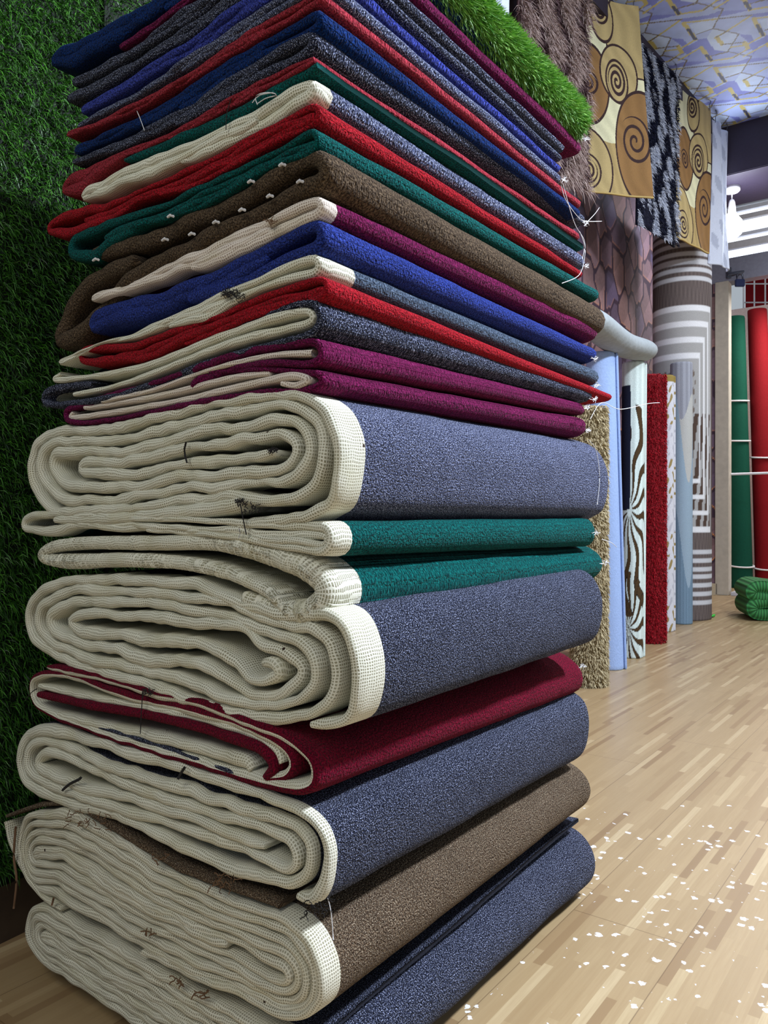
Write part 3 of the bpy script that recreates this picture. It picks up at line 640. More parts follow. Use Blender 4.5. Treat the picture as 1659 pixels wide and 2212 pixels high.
def L3(*c): return np.array([lin(x) for x in c])
# ---- left wall: printed wallpaper of stacked blocks
def voro(U, V, su, sv, jit, seed):
    """F1/F2 distances and cell id on a jittered lattice"""
    r = np.random.default_rng(seed); tab = r.random((64, 64, 3))
    x, y = U/su, V/sv; xi, yi = np.floor(x).astype(int), np.floor(y).astype(int)
    f1 = np.full(U.shape, 9.); f2 = np.full(U.shape, 9.); idv = np.zeros(U.shape+(3,)); dx = np.zeros(U.shape); dy = np.zeros(U.shape)
    for a in (-1, 0, 1):
        for b in (-1, 0, 1):
            cx, cy = xi+a, yi+b; t = tab[cx % 64, cy % 64]
            px = cx+.5+(cy % 2)*.5-.25+jit*(t[..., 0]-.5); py = cy+.5+jit*(t[..., 1]-.5)
            d = np.abs(x-px)*.9+np.abs(y-py)
            c = d < f1; f2 = np.where(c, f1, np.minimum(f2, d)); f1 = np.where(c, d, f1)
            idv[c] = t[c]; dx = np.where(c, x-px, dx); dy = np.where(c, y-py, dy)
    return f1, f2, idv, dx, dy
def wallpaper(U, V):
    f1, f2, t, dx, dy = voro(U, V, .27, .27, .85, 3)
    base = L3(84, 74, 104)*(1-t[..., :1])+L3(150, 116, 112)*t[..., :1]
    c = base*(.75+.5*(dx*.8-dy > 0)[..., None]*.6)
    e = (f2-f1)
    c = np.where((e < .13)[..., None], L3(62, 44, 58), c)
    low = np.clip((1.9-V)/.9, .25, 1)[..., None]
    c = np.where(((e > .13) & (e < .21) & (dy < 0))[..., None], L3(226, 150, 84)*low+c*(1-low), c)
    return c
wlen = (Wq-Wp).length
vw = vcol('printed_wallpaper', .7, 40, .1, .3)
k0 = 0.62*wlen*0+1.15
RC = .26
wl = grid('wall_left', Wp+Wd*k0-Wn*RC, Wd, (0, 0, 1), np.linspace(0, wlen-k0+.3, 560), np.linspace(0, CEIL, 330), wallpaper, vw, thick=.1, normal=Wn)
tag(wl, kind='structure')
wbk = plain('painted_plaster', rgb(150, 150, 150), .8)
ws_ = box('wall_left', Wp+Wd*(k0-.02)-Wn*.1, Wd*.02, -Wn*RC, (0, 0, CEIL), wbk); tag(ws_, kind='structure')
wn_ = box('wall_left', Wp-Wd*3.5-Wn*.1, Wd*(3.5+k0), Wn*.098, (0, 0, CEIL), plain('dark_green_plaster', rgb(22, 30, 24), .9)); tag(wn_, kind='structure')
bb = plain('dark_stained_skirting', rgb(74, 60, 48), .5)
b_ = box('baseboard_left', Wp-Wd*3.5-Wn*.01, Wd*(3.5+1.2), Wn*.024, (0, 0, .10), bb); tag(b_, kind='structure')
b_ = box('baseboard_far', Wq+L*.9, -L*.9, D*.02, (0, 0, .11), plain('pale_skirting', rgb(205, 190, 160), .5)); tag(b_, kind='structure')
# ---- ceiling: wallpapered with folded hexagons and gold lines
_zc = lambda x, y: (1330+x/5.043, y/5.043)
def cpt(x, y):
    px, py = _zc(x, y); Z = (CEIL-H)*F/(HY-py); q = Vector(((px-CX)/F*Z, Z, 0)); return np.array([(q-P0).dot(L), (q-P0).dot(D)])
_v1 = (cpt(1160, 842)-cpt(830, 375)+cpt(1010, 632)-cpt(657, 112))/2; _v2 = cpt(1575, 330)-cpt(830, 375); _o = cpt(830, 375)
_B = np.array([_v1, _v2]).T; _Bi = np.linalg.inv(_B)
def _tile(n=300):
    g_ = (np.arange(n)+.5)/n; A, Bb = np.meshgrid(g_, g_, indexing='ij'); X = _o[0]+_B[0, 0]*A+_B[0, 1]*Bb; Y = _o[1]+_B[1, 0]*A+_B[1, 1]*Bb
    col = np.broadcast_to(L3(172, 190, 240), X.shape+(3,)).copy()
    def offs():
        for i in range(-3, 4):
            for j in range(-2, 3): yield _v1*i+_v2*j
    def poly(pts, c):
        P = np.array([cpt(*p) for p in pts])
        for o in offs():
            Q = P+o; ins = np.zeros(X.shape, bool)
            for k in range(len(Q)):
                x1, y1 = Q[k]; x2, y2 = Q[k-1]
                if abs(y2-y1) < 1e-9: continue
                ins ^= ((y1 > Y) != (y2 > Y)) & (X < (x2-x1)*(Y-y1)/(y2-y1)+x1)
            col[ins] = c
    def line(pts, w, c):
        P = np.array([cpt(*p) for p in pts])
        for k in range(len(P)-1):
            for o in offs():
                a_, b_ = P[k]+o, P[k+1]+o; d_ = b_-a_; t = np.clip(((X-a_[0])*d_[0]+(Y-a_[1])*d_[1])/(d_@d_), 0, 1)
                col[np.hypot(X-a_[0]-t*d_[0], Y-a_[1]-t*d_[1]) < w] = c
    pu, lt, md = L3(124, 134, 214), L3(194, 214, 250), L3(150, 166, 230)
    for p in ([(990, 420), (1060, 310), (1340, 370), (1215, 570), (1090, 570)], [(1170, 95), (1060, 310), (880, 375), (800, 270), (1060, 200)]): poly(p, lt)
    for p in ([(930, 515), (1040, 665), (880, 690), (700, 650)], [(870, 30), (690, 90), (690, 155), (930, 120), (1060, 30)]): poly(p, md)
    for p in ([(620, 215), (1010, 165), (1130, 120), (1480, 105), (1300, 150), (1050, 195), (740, 238)], [(710, 10), (680, 100), (860, 30)], [(690, 610), (705, 545), (930, 425), (955, 480), (925, 510)], [(990, 415), (875, 432), (935, 505), (1040, 640), (1090, 570)], [(1340, 372), (1475, 382), (1555, 520), (1500, 590), (1465, 480), (1400, 420)]): poly(p, pu)
    gold, br, dkk = L3(196, 184, 112), L3(112, 100, 88), L3(62, 62, 84)
    for p in ([(690, 90), (870, 30), (1170, 95), (1060, 310), (880, 375)], [(1060, 310), (1340, 370), (1215, 570), (1040, 610)]): line(p, .0042, br)
    for p in ([(690, 155), (930, 120), (1100, 10)], [(740, 250), (1120, 205)], [(1480, 165), (1210, 340), (1100, 405)], [(1440, 530), (1290, 625), (1040, 665)], [(930, 515), (690, 655)], [(870, 430), (700, 535), (540, 555)]): line(p, .007, gold)
    for p in ([(570, 0), (690, 155)], [(740, 250), (870, 430)], [(1100, 405), (1160, 485)], [(1400, 460), (1440, 530)], [(930, 515), (1040, 665)]): line(p, .013, gold)
    for p in ([(1120, 205), (1480, 165)], [(1210, 340), (1100, 405)], [(1160, 485), (1400, 460)], [(1370, 575), (1290, 625)]): line(p, .005, br)
    for p in ([(625, 75), (690, 150)], [(790, 320), (870, 430)]): line(p, .010, dkk)
    return col
_T = _tile()
def hexpat(U, V):
    q = np.stack([U-_o[0], V-_o[1]], -1)@_Bi.T; f = np.floor((q-np.floor(q))*_T.shape[0]).astype(int) % _T.shape[0]
    return _T[f[..., 0], f[..., 1]]
cm = vcol('printed_ceiling_paper', .55, 10, .05, .4)
Ra = Vector((2.035, 6.33, 0))*H; Rb = Vector((3.49, 8.04, 0))*H; Rd = (Rb-Ra).normalized(); Rn = Vector((Rd.y, -Rd.x, 0))
u1 = (Rb-P0).dot(L)
tE = (Rb-P0).dot(D)
_c = np.array([(lambda Z: [((Vector(((x-CX)/F*Z, Z, 0))-P0).dot(L)), (Vector(((x-CX)/F*Z, Z, 0))-P0).dot(D)])((CEIL-H)*F/(HY-y)) for x, y in ((1340, 0), (1659, 0), (1659, 249), (1568, 274))])
s0_, s1_, t0_ = _c[:, 0].min()-.3, _c[:, 0].max()+.1, _c[:, 1].min()-.25
ceil_us = np.r_[np.linspace(-4.2, s0_-.02, 110), np.linspace(s0_, s1_, int((s1_-s0_)/.0060)), np.linspace(s1_+.03, 2.4, 70)]
ceil_vs = np.r_[np.linspace(-4.5, t0_-.02, 260), np.linspace(t0_, tE+.02, int((tE-t0_)/.0065))]
ce = grid('ceiling', Vector((P0.x, P0.y, CEIL)), L, D, ceil_us[::1], ceil_vs, hexpat, cm, thick=.06, normal=Vector((0, 0, -1))); tag(ce, kind='structure')
ce2 = box('ceiling', Vector((P0.x, P0.y, CEIL+.06))-L*4.2+D*(tE+.02), L*6.4, D*4.6, (0, 0, .05), wbk); tag(ce2, kind='structure')
# dark cross beam and rail
dk = plain('dark_painted_timber', rgb(44, 36, 56), .55)
b_ = box('trim_cross_beam', Rb + L*1.2+Vector((0, 0, H+3.50*H)), -L*5.4, D*.66, (0, 0, .60*H), dk, bev=.006); tag(b_, kind='structure'); b_.name = 'trim_1'
b_ = box('trim_2', Ra-Rd*4.2-Rn*.10+Vector((0, 0, CEIL-.13)), Rd*(4.2+(Rb-Ra).length), Rn*.07, (0, 0, .13), dk); tag(b_, kind='structure')
# far wall, opening with jamb, header, transom slats
white = plain('chalky_white_paint', rgb(222, 222, 226), .6, nscale=30, var=.08)
jm = plain('worn_jamb_timber', rgb(196, 188, 172), .6, nscale=18, var=.14)
hb = plain('grey_steel_header', rgb(150, 152, 168), .45, metal=.3, nscale=40)
J = Wq.copy(); jw = .125
pj = box('door_frame', J+L*.02, -L*jw, D*.12, (0, 0, H+3.1*H), jm, bev=.004); tag(pj, kind='structure'); pj.name = 'door_1'
b_ = box('trim_3', J+L*.3+Vector((0, 0, H+3.08*H)), -L*4.5, D*.14, (0, 0, .30*H), hb, bev=.006); tag(b_, kind='structure')
wf = grid('wall_far', J+L*.9+D*.02, -L, (0, 0, 1), np.linspace(0, .9, 120), np.linspace(0, CEIL, 330), wallpaper, vw, thick=-.08, normal=D); tag(wf, kind='structure')
for k, (zz0, hh0, off) in enumerate([(3.50, .09, .02), (3.68, .045, .10), (3.82, .06, -.06), (4.0, .05, .08)]):
    b_ = box('trim_4', J+L*.4+D*off+Vector((0, 0, H+zz0*H)), -L*4.4, D*.05, (0, 0, hh0*H), white, bev=.003); tag(b_, kind='structure')
pane_m, nt_, pb = newmat('frosted_daylight_pane')
pb.inputs['Base Color'].default_value = (.9, .94, 1, 1); pb.inputs['Emission Color'].default_value = (.80, .88, 1, 1); pb.inputs['Emission Strength'].default_value = 1.6
b_ = box('window_1', J+L*.4+D*.2+Vector((0, 0, H+3.38*H)), -L*4.4, D*.02, (0, 0, 1.2*H), pane_m); tag(b_, kind='structure')
# sill
b_ = box('trim_5', J-L*jw, -L*3.6, D*.5, (0, 0, .035), plain('speckled_sill', rgb(206, 206, 214), .5, nscale=200, var=.2), bev=.003); tag(b_, kind='structure')
# room behind the opening
bk = plain('pale_pink_wall', rgb(236, 214, 206), .8)
b_ = box('wall_back', J+L*.9+D*1.8, -L*5.4, D*.1, (0, 0, H+3.3*H), bk); tag(b_, kind='structure')
b_ = box('wall_back', J+L*.36+D*.12, L*.1, D*1.7, (0, 0, H+3.1*H), bk); tag(b_, kind='structure')
area('back_room_fill', tuple(J-L*.9+D*.62+Vector((0, 0, H+3.0*H))), tuple(J-L*.9+D*.8), .7, 38, (1, .97, .95)).data.energy = 46  # unseen light added to brighten the space beyond the opening
# ------------------------------------------------------------------ bolt and padlock on the header
st = plain('dull_steel', rgb(120, 124, 138), .35, metal=.8, nscale=80)
def bolt():
    c = at(1598, 590, 10.15*H); r = empty('bolt_latch', c); tag(r, 'steel sliding bolt latch on the header above the opening', 'latch')
    e1 = at(1572, 592, 10.12*H); e2 = at(1630, 584, 10.12*H)
    childfix(tube('rod', [e1, e2], .016, st), r)
    for x in (1576, 1600, 1624):
        p = at(x, 588, 10.14*H); childfix(box('bracket', p-Vector((.02, .0, .05)), (.04, 0, 0), (0, .04, 0), (0, 0, .1), st, bev=.004), r)
    p = at(1598, 608, 10.05*H); q = empty('padlock', p); tag(q, 'dark padlock hanging from the bolt latch', 'padlock')
    childfix(box('lock_body', p-Vector((.045, .015, .05)), (.09, 0, 0), (0, .03, 0), (0, 0, .07), plain('navy_lock_body', rgb(44, 54, 96), .4), bev=.006), q)
    arc = [p+Vector((-.028, 0, .01))]+[p+Vector((-.028*math.cos(a), 0, .05+.03*math.sin(a))) for a in np.linspace(0, math.pi, 9)]+[p+Vector((.028, 0, .01))]
    childfix(tube('shackle', arc, .007, st), q)
bolt()
# ------------------------------------------------------------------ bulb
def bulb():
    zt = H+3.50*H; Zb = 8.32*H; c = at(1581, 480, Zb)
    r = empty('hanging_bulb', (c.x, c.y, zt)); tag(r, 'white glowing bulb hanging on a short cord below the dark cross beam', 'light bulb')
    lathe('ceiling_rose', (c.x, c.y, zt), [(0, 0), (.062, 0), (.062, -.028), (.05, -.04), (.012, -.045), (0, -.045)], white, r)
    zb = H+(HY-432)/F*Zb
    tube('cord', [(c.x, c.y, zt-.04), (c.x, c.y, zb)], .005, white, r)
    lathe('socket', (c.x, c.y, zb), [(0, 0), (.016, 0), (.024, -.02), (.03, -.07), (.03, -.1), (0, -.1)], white, r)
    lathe('lamp_glass', (c.x, c.y, zb-.1), [(.028, 0), (.045, -.03), (.075, -.07), (.085, -.12), (.072, -.17), (.04, -.198), (0, -.205)], emis('glowing_bulb_glass', (.88, .93, 1, 1), 16), r)
    d = bpy.data.lights.new('bulb_light', 'POINT'); d.energy = 26; d.color = (.85, .9, 1); d.shadow_soft_size = .1
    o = link(bpy.data.objects.new('bulb_light', d)); o.location = (c.x-.02, c.y-.14, zb-.26)
bulb()
# ------------------------------------------------------------------ standing rolls
def roll(name, label, cat, px, py, r, ytop, mat, colf=None, lean=(0, 0), flat=1.0, rot=0.0, group=None, nturn=3, rough=0.0, seed=1, Zc=None, taper=1.0):
    """upright rolled rug: a spiral in plan, raised from the floor; px,py = foot of the visible front in pixels"""
    if Zc is None: Zc = F*H/(py-HY)+r
    base = Vector(((px-CX)/F*Zc, Zc, 0)); hgt = H+(HY-ytop)/F*Zc
    th = min(.013, r/4); V = []; nA = 72 if colf is None else 150
    tot = nturn*2*math.pi; n = nA*nturn
    A = np.linspace(0, tot, n); R = r-th*.5-A/(2*math.pi)*(th*1.12)
    R = np.maximum(R, .006)
    rt = empty(name, base); tag(rt, label, cat, group)
    nz_ = 90 if colf is None else 280; zs = np.r_[0, np.linspace(.006, hgt-.012, nz_), hgt-.004, hgt]
    ins = np.r_[th*.3, np.zeros(nz_), th*.12, th*.35]
    outer = R[None]+th*.5-ins[:, None]; inner = R[None]-th*.5+ins[:, None]*.6
    if rough:
        rr_ = np.random.default_rng(seed); outer = outer+rr_.normal(0, rough, outer.shape)*np.where(A < 2*math.pi, 1, 0)[None]
    k = zs/hgt
    def pos(rad, z):
        an = A+rot; tp = 1+(taper-1)*(z/hgt)
        x = np.cos(an)*rad*flat*tp; y = np.sin(an)*rad*tp
        return x, y
    P = np.zeros((len(zs), 2, n, 3))
    for j, z in enumerate(zs):
        for s, rad in ((0, outer[j]), (1, inner[j])):
            x, y = pos(rad, z); bow = .0
            P[j, s, :, 0] = x+lean[0]*k[j]; P[j, s, :, 1] = y+lean[1]*k[j]; P[j, s, :, 2] = z
    P += np.array(base)
    idx = np.arange(P.size//3).reshape(len(zs), 2, n)
    q = []
    a = idx[:, 0]; q.append(np.stack([a[:-1, :-1], a[:-1, 1:], a[1:, 1:], a[1:, :-1]], -1).reshape(-1, 4))
    a = idx[:, 1]; q.append(np.stack([a[:-1, 1:], a[:-1, :-1], a[1:, :-1], a[1:, 1:]], -1).reshape(-1, 4))
    for j, fl in ((0, 1), (-1, 0)):
        t = np.stack([idx[j, 0, :-1], idx[j, 0, 1:], idx[j, 1, 1:], idx[j, 1, :-1]], -1)
        q.append(t[:, ::-1] if fl else t)
    for c, fl in ((0, 0), (-1, 1)):
        t = np.stack([idx[:-1, 0, c], idx[1:, 0, c], idx[1:, 1, c], idx[:-1, 1, c]], -1); q.append(t[:, ::-1] if fl else t)
    q = np.concatenate(q)
    col = None
    if colf is not None:
        AA = np.broadcast_to(A[None, None]*1.0, P.shape[:3]); ZZ = np.broadcast_to(zs[:, None, None], P.shape[:3])
        an = (AA+rot) % (2*math.pi)
        col = colf(an*r*flat, ZZ, hgt).reshape(-1, 3)
    ob = mesh_obj('rolled_pile', P.reshape(-1, 3), q, mat, col=col); childfix(ob, rt)
    return rt, base, hgt
# ------------------------------------------------------------------ blades and tufts
def tufts(name, P, N, length, droop, width, mats, mi=None, parent=None, spread=.5, lvar=.35, seed=3):
    """one quad-and-tip blade per point, bending towards droop"""
    r = np.random.default_rng(seed); n = len(P); P = np.asarray(P, float); N = np.asarray(N, float)
    if N.ndim == 1: N = np.broadcast_to(N, P.shape)
    d = N + r.normal(0, spread, P.shape); d /= np.linalg.norm(d, axis=1)[:, None]
    Ln = length*(1+lvar*r.uniform(-1, 1, n))[:, None]
    side = np.cross(d, r.normal(0, 1, P.shape)); side /= np.linalg.norm(side, axis=1)[:, None]+1e-9
    dr = np.asarray(droop, float)[None]*Ln
    m1 = P+d*Ln*.5+dr*.18; tip = P+d*Ln*.85+dr*.75; w = side*width*.5
    V = np.stack([P-w, P+w, m1+w*.85, m1-w*.85, tip], 1).reshape(-1, 3)
    b = np.arange(n)*5
    fs = [tuple(x) for x in np.stack([b, b+1, b+2, b+3], 1).tolist()]+[tuple(x) for x in np.stack([b+3, b+2, b+4], 1).tolist()]
    m = None if mi is None else np.r_[mi, mi]
    o = mesh_obj(name, V, fs, mats, mi=m)
    if parent: childfix(o, parent)
    return o
def leafmat(name, a, b_, rough=.45, spec=.5, trans=0):
    m, nt, b = newmat(name); T = NT(nt)
    gi = T.n('ShaderNodeNewGeometry')
    T.l(T.mix(gi.outputs['Random Per Island'], a, b_), b.inputs['Base Color']); b.inputs['Roughness'].default_value = rough
    b.inputs['Specular IOR Level'].default_value = spec
    return m
gr1 = leafmat('turf_blades', rgb(12, 38, 10), rgb(80, 146, 42)); gr2 = leafmat('fresh_turf_blades', rgb(56, 120, 34), rgb(158, 206, 104))
gbase = plain('turf_backing', rgb(10, 20, 8), .9)
# ---- turf panels on the left wall
def wallk(px):      # distance along the left wall at image column px
    k = (px-CX)/F; return (k*Wp.y-Wp.x)/(Wd.x-k*Wd.y)
zb0 = .118
def turf(k0_, k1_, label, n, seed):
    rt = empty('turf_panel', Wp+Wd*k0_+Vector((0, 0, zb0))); tag(rt, label, 'artificial turf', 'artificial turf panels on the left wall')
    box('turf_sheet', Wp+Wd*k0_+Vector((0, 0, zb0)), Wd*(k1_-k0_), Wn*.012, (0, 0, 2.6-zb0), gbase, rt)
    r = np.random.default_rng(seed); a = r.uniform(k0_, k1_, n); z = r.uniform(zb0, 2.6, n)
    P = np.array(Wp)[None]+np.array(Wd)[None]*a[:, None]+np.array(Wn)[None]*.012; P[:, 2] = z
    o = tufts('grass_blades', P, np.array(Wn), .024, (0, 0, -.6), .0017, [gr1], parent=rt, spread=.75, seed=seed); o['kind'] = 'stuff'
ks = wallk(212)
turf(-.25, ks-.006, 'dark green artificial turf panel on the left wall, bright at its top', 85000, 5)
turf(ks+.006, 1.1, 'green artificial turf panel behind the stack, beside the dark seam', 75000, 6)
# ---- grass roll on top of the stack
gfb = plain('green_turf_backing', rgb(44, 92, 28), .9)
C[31] = carpet('bright green artificial grass folded over the top of the stack', gfb, gfb, 'pile',
    [(350, -120), (500, -226), (600, -302), (700, -360)], [(350, -50), (500, -142), (600, -216), (700, -290)], (1256, 240, 288), T=.5, tail=0, ratio=.6,
    group='artificial grass', wmax=.05)
C[31].name = 'folded_turf'; del C[31]['group']
def grassroll():
    r = np.random.default_rng(4); co = np.concatenate([np.array([v.co for v in ch.data.vertices]) for ch in C[31].children])
    s = (co-np.array(P0))@np.array(L); t = (co-np.array(P0))@np.array(D); q = s < .09; tt = np.linspace(t[q].min(), t[q].max(), 14)
    lo = np.array([co[q & (np.abs(t-x) < .06)][:, 2].min() for x in tt]); hi = np.array([co[q & (np.abs(t-x) < .06)][:, 2].max() for x in tt])
    n = 34000; T_ = r.uniform(tt[0], tt[-1], n); th = r.uniform(-1.45, 2.0, n); zl, zh = np.interp(T_, tt, lo), np.interp(T_, tt, hi)
    zc, hz = (zl+zh)/2, (zh-zl)/2; S = s.min()+.028*(1-np.cos(th)); Z_ = zc+hz*np.sin(th)*.97
    m = r.random(n) < .06; T_[m] = tt[-1]; S[m] = r.uniform(0, .12, m.sum()); Z_[m] = zc[m]+hz[m]*r.uniform(-1, 1, m.sum())
    P = np.array(P0)[None]+np.array(L)[None]*S[:, None]+np.array(D)[None]*T_[:, None]; P[:, 2] = Z_
    Nn = -np.array(L)[None]*np.cos(th)[:, None]; Nn[:, 2] = np.sin(th); Nn[m] = np.array(D)
    o = tufts('grass_blades', P, Nn, .024, (0, 0, -.2), .0022, [gr2], parent=C[31], spread=.5, seed=9); o['kind'] = 'stuff'
grassroll()
# ------------------------------------------------------------------ hanging rugs on the rail
def hang(name, label, cat, xl, xr, Zl, Zr, ztop, zbot, colf, mat, group=None, tuft=None, thick=.012, wav=.012, nu=120, nv=260, hooks=True, cloth='rug_cloth', lean=0.0):
    a = at(xl, HY, Zl*H); b = at(xr, HY, Zr*H); ax = b-a; wd = ax.length; ax.normalize(); z0, z1 = H+zbot*H, H+ztop*H; ht = z1-z0
    nrm = Vector((ax.y, -ax.x, 0)); nrm.normalize()
    rt = empty(name, (a+b)/2+Vector((0, 0, z1-H))); tag(rt, label, cat, group)
    o0 = Vector((a.x, a.y, z0))
    ds = lambda U, V: wav*np.sin(U/wd*5+V*2.2+xl)*(1-V/ht)*1.0+wav*.5*np.sin(U/wd*11+xl)
    grid(cloth, o0, ax, Vector((0, 0, 1))+ax*(lean*wd/ht), np.linspace(0, wd, nu), np.linspace(0, ht, nv), lambda U, V: colf(U/wd, V/ht, wd, ht), mat, rt, disp=ds, thick=thick, normal=nrm)
    if hooks:
        for u in (.06, .94):
            p = o0+ax*wd*(u+lean)+Vector((0, 0, ht)); pts = [p+Vector((0, 0, -.02)), p+Vector((0, 0, .02)), p+ax*.012+Vector((0, 0, .035)), p+ax*.02+Vector((0, 0, .055)), p+ax*.008+Vector((0, 0, .075)), p-ax*.006+Vector((0, 0, .062))]
            tube('hook', [tuple(q) for q in smooth_path([tuple(q) for q in pts], .006)], .0028, st, rt, 6)
    return rt, o0, ax, wd, ht, nrm
def spirals(u, v, wd, ht):
    bgc = np.where((np.sin(u*5+v*9)+np.sin(v*13-u*3) > .2)[..., None], L3(186, 168, 116), L3(172, 150, 102))
    c = bgc*(1+.10*np.sin(u*60+v*34))[..., None]
    y = v*ht; x = u*wd
    cream, tan, gold, line = L3(216, 213, 176), L3(142, 108, 68), L3(180, 160, 112), L3(60, 44, 44)
    def ell(cx, cy, rx, ry, col, lw=1.0):
        nonlocal c
        rho = np.hypot((u-cx)/rx, (v-cy)/ry)
        if col is not None: c = np.where((rho < 1)[..., None], col*(1+.08*np.sin(x*70+y*30+2*np.sin(y*17)))[..., None], c)
        gx = rho*1.0; c = np.where((np.abs(gx-1) < .5*.0125*lw/(min(rx*wd, ry*ht)*1.25))[..., None], line, c)
    def spi(cx, cy, rx, ry, turns=2.3, ph=0.0, dr=1):
        nonlocal c
        ex, ey = (u-cx)/rx, (v-cy)/ry; rho = np.hypot(ex, ey); th = (np.arctan2(ey, ex)*dr+ph)/(2*math.pi) % 1
        f = rho*turns-th; k = np.round(f); on = (np.abs(f-k) < .0068*turns/(rx*wd)) & (rho < 1.04) & (k >= 0) & (rho > .03)
        c = np.where(on[..., None], line, c)
    ell(.52, 1.0, .60, .34, cream, 0); ell(1.02, .80, .50, .33, gold); ell(.66, .62, .24, .145, gold, 0)
    ell(.95, .52, .22, .10, cream); ell(.50, .42, .30, .16, cream, 0)
    ell(.25, .555, .26, .205, tan); spi(.25, .55, .13, .065)
    ell(.49, .90, .15, .125, gold); spi(.47, .935, .11, .07, dr=-1)
    ell(.66, .625, .25, .15, gold); ell(.63, .586, .15, .108, gold); spi(.63, .586, .12, .085)
    ell(.93, .25, .37, .30, tan); spi(.82, .29, .20, .125, 2.3, 1.0)
    ell(.05, .12, .44, .23, gold); ell(.17, .108, .17, .088, gold); spi(.18, .108, .12, .062, 2.2, 2.0)
    e = (u < .012) | (v < .008)
    return np.where(e[..., None], L3(186, 162, 104), c)
vr = vcol('short_pile_rug', .85, 300, .4)
hang('hanging_rug', 'nearer gold rug with brown spirals, hanging right of the pinkish shaggy rug', 'rug', 1247, 1408, 5.93, 6.13, 3.96, 2.485, spirals, vr, 'rugs hanging from the rail under the ceiling', nu=230, nv=620, lean=-.19)
hang('hanging_rug', 'farther gold rug with brown spirals, hanging right of the dark shaggy rug', 'rug', 1458, 1537, 7.15, 7.55, 3.93, 2.545, spirals, vr, 'rugs hanging from the rail under the ceiling', nu=150, nv=420)
def shagpat(u, v, kx, ky, seed):
    if seed == 5: return np.sin(u*19+2.5*np.sin(v*7))*.8+np.sin(v*26+4*np.sin(u*7+v*5))*.7+.5*np.sin(u*43+v*31)
    r = np.sin(u*kx*math.pi*2+1.6*np.sin(v*ky*5+seed)+seed)+.8*np.sin(v*ky*math.pi*2+2*np.sin(u*kx*3+seed*2))*np.cos(u*kx*4+v*3)
    return r
def shag(label, xl, xr, Zl, Zr, ztop, zbot, base, mA, mB, kx, ky, thr, n, length, seed):
    rt, o0, ax, wd, ht, nrm = hang('hanging_rug', label, 'rug', xl, xr, Zl, Zr, ztop, zbot, lambda u, v, a, b: np.broadcast_to(base, u.shape+(3,)), vr, 'rugs hanging from the rail under the ceiling', nu=20, nv=40)
    r = np.random.default_rng(seed); u = r.random(n); v = r.random(n)
    hi = shagpat(u, v, kx, ky, seed) > thr
    P = np.array(o0)[None]+u[:, None]*wd*np.array(ax)+np.array(nrm)[None]*(.004+.0*u[:, None]); P[:, 2] = o0.z+v*ht
    for hh, mt, ln in ((True, mA, length), (False, mB, length*.55)):
        q = hi == hh
        o = tufts('shag', P[q], np.array(nrm), ln, (0, 0, -.9), .0045, [mt], parent=rt, spread=.45, seed=seed); o['kind'] = 'stuff'
pk1 = leafmat('taupe_shag', rgb(150, 126, 122), rgb(214, 194, 184), .7, .3); pk2 = leafmat('dark_taupe_shag', rgb(84, 62, 66), rgb(120, 96, 98), .8, .2)
wh1 = leafmat('white_shag', rgb(168, 176, 196), rgb(232, 238, 250), .6, .3); nv1 = leafmat('midnight_shag', rgb(10, 12, 30), rgb(32, 38, 66), .5, .5)
shag('pinkish taupe shaggy rug hanging above the far end of the stack', 1122, 1266, 5.1, 5.5, 3.95, 2.27, L3(96, 74, 74), pk1, pk2, 2.6, 3.4, -.15, 22000, .075, 2.0 and 2)
shag('midnight blue shaggy rug with white streaks hanging between the two gold rugs', 1376, 1464, 6.42, 6.95, 3.9, 2.40, L3(14, 16, 34), wh1, nv1, 2.6, 4.6, .30, 18000, .030, 5)
pal = lambda u, v, a, b: np.where(((np.sin(u*20+v*30)+np.sin(v*17-u*9)) > .9)[..., None], L3(176, 184, 204), L3(206, 214, 232))
hang('hanging_rug', 'pale rug hanging just right of the grass at the top of the picture', 'rug', 1030, 1103, 4.7, 4.85, 3.95, 2.5, pal, vr, 'rugs hanging from the rail under the ceiling', nu=40, nv=80)
hang('hanging_cloth', 'pale blue grey cloth hanging edge-on beside the glowing bulb', 'cloth', 1544, 1571, 7.68, 7.98, 3.9, 2.50, pal, vr, nu=40, nv=120, thick=.006, wav=.03, cloth='cloth_sheet')
# ------------------------------------------------------------------ standing rolls along the left wall
sp = vcol('standing_rug_pile', .9, 260, .5); G_ = 'rolled rugs standing along the left wall'
lb = plain('pale_blue_pile', rgb(158, 182, 226), .95, nscale=120, var=.10, bump=.4, spec=.1)
beige1 = leafmat('beige_shag', rgb(150, 134, 100), rgb(206, 192, 156), .8, .2); beigeb = plain('beige_ground', rgb(140, 124, 92), .9)
red1 = leafmat('red_shag', rgb(120, 8, 22), rgb(176, 20, 36), .7, .2); redb = plain('red_ground', rgb(140, 10, 26), .9)
def cover(rt, base, hgt, r, n, ln, mat, seed, flat=1, spread=.5, lean=(0, 0)):
    q = np.random.default_rng(seed); a = q.uniform(math.pi*.95, math.pi*2.05, n); z = q.random(n)*hgt
    P = np.stack([base.x+np.cos(a)*r*flat+lean[0]*z/hgt, base.y+np.sin(a)*r+lean[1]*z/hgt, z], 1); N = np.stack([np.cos(a), np.sin(a), 0*a], 1)
    o = tufts('shag', P, N, ln, (0, 0, -.8), .005, [mat], parent=rt, spread=spread, seed=seed); o['kind'] = 'stuff'
rt, b, hg = roll('standing_rug', 'beige shaggy rolled rug standing right behind the stack', 'rug', 1272, 1487, .075, 880, beigeb, group=G_); cover(rt, b, hg, .075, 12000, .02, beige1, 1)
rt, b, hg = roll('standing_rug', 'pale blue rolled rug standing between the beige shaggy one and the black-marked one', 'rug', 1318, 1450, .082, 764, lb, lean=(-.045, 0), group=G_, rot=-.5)
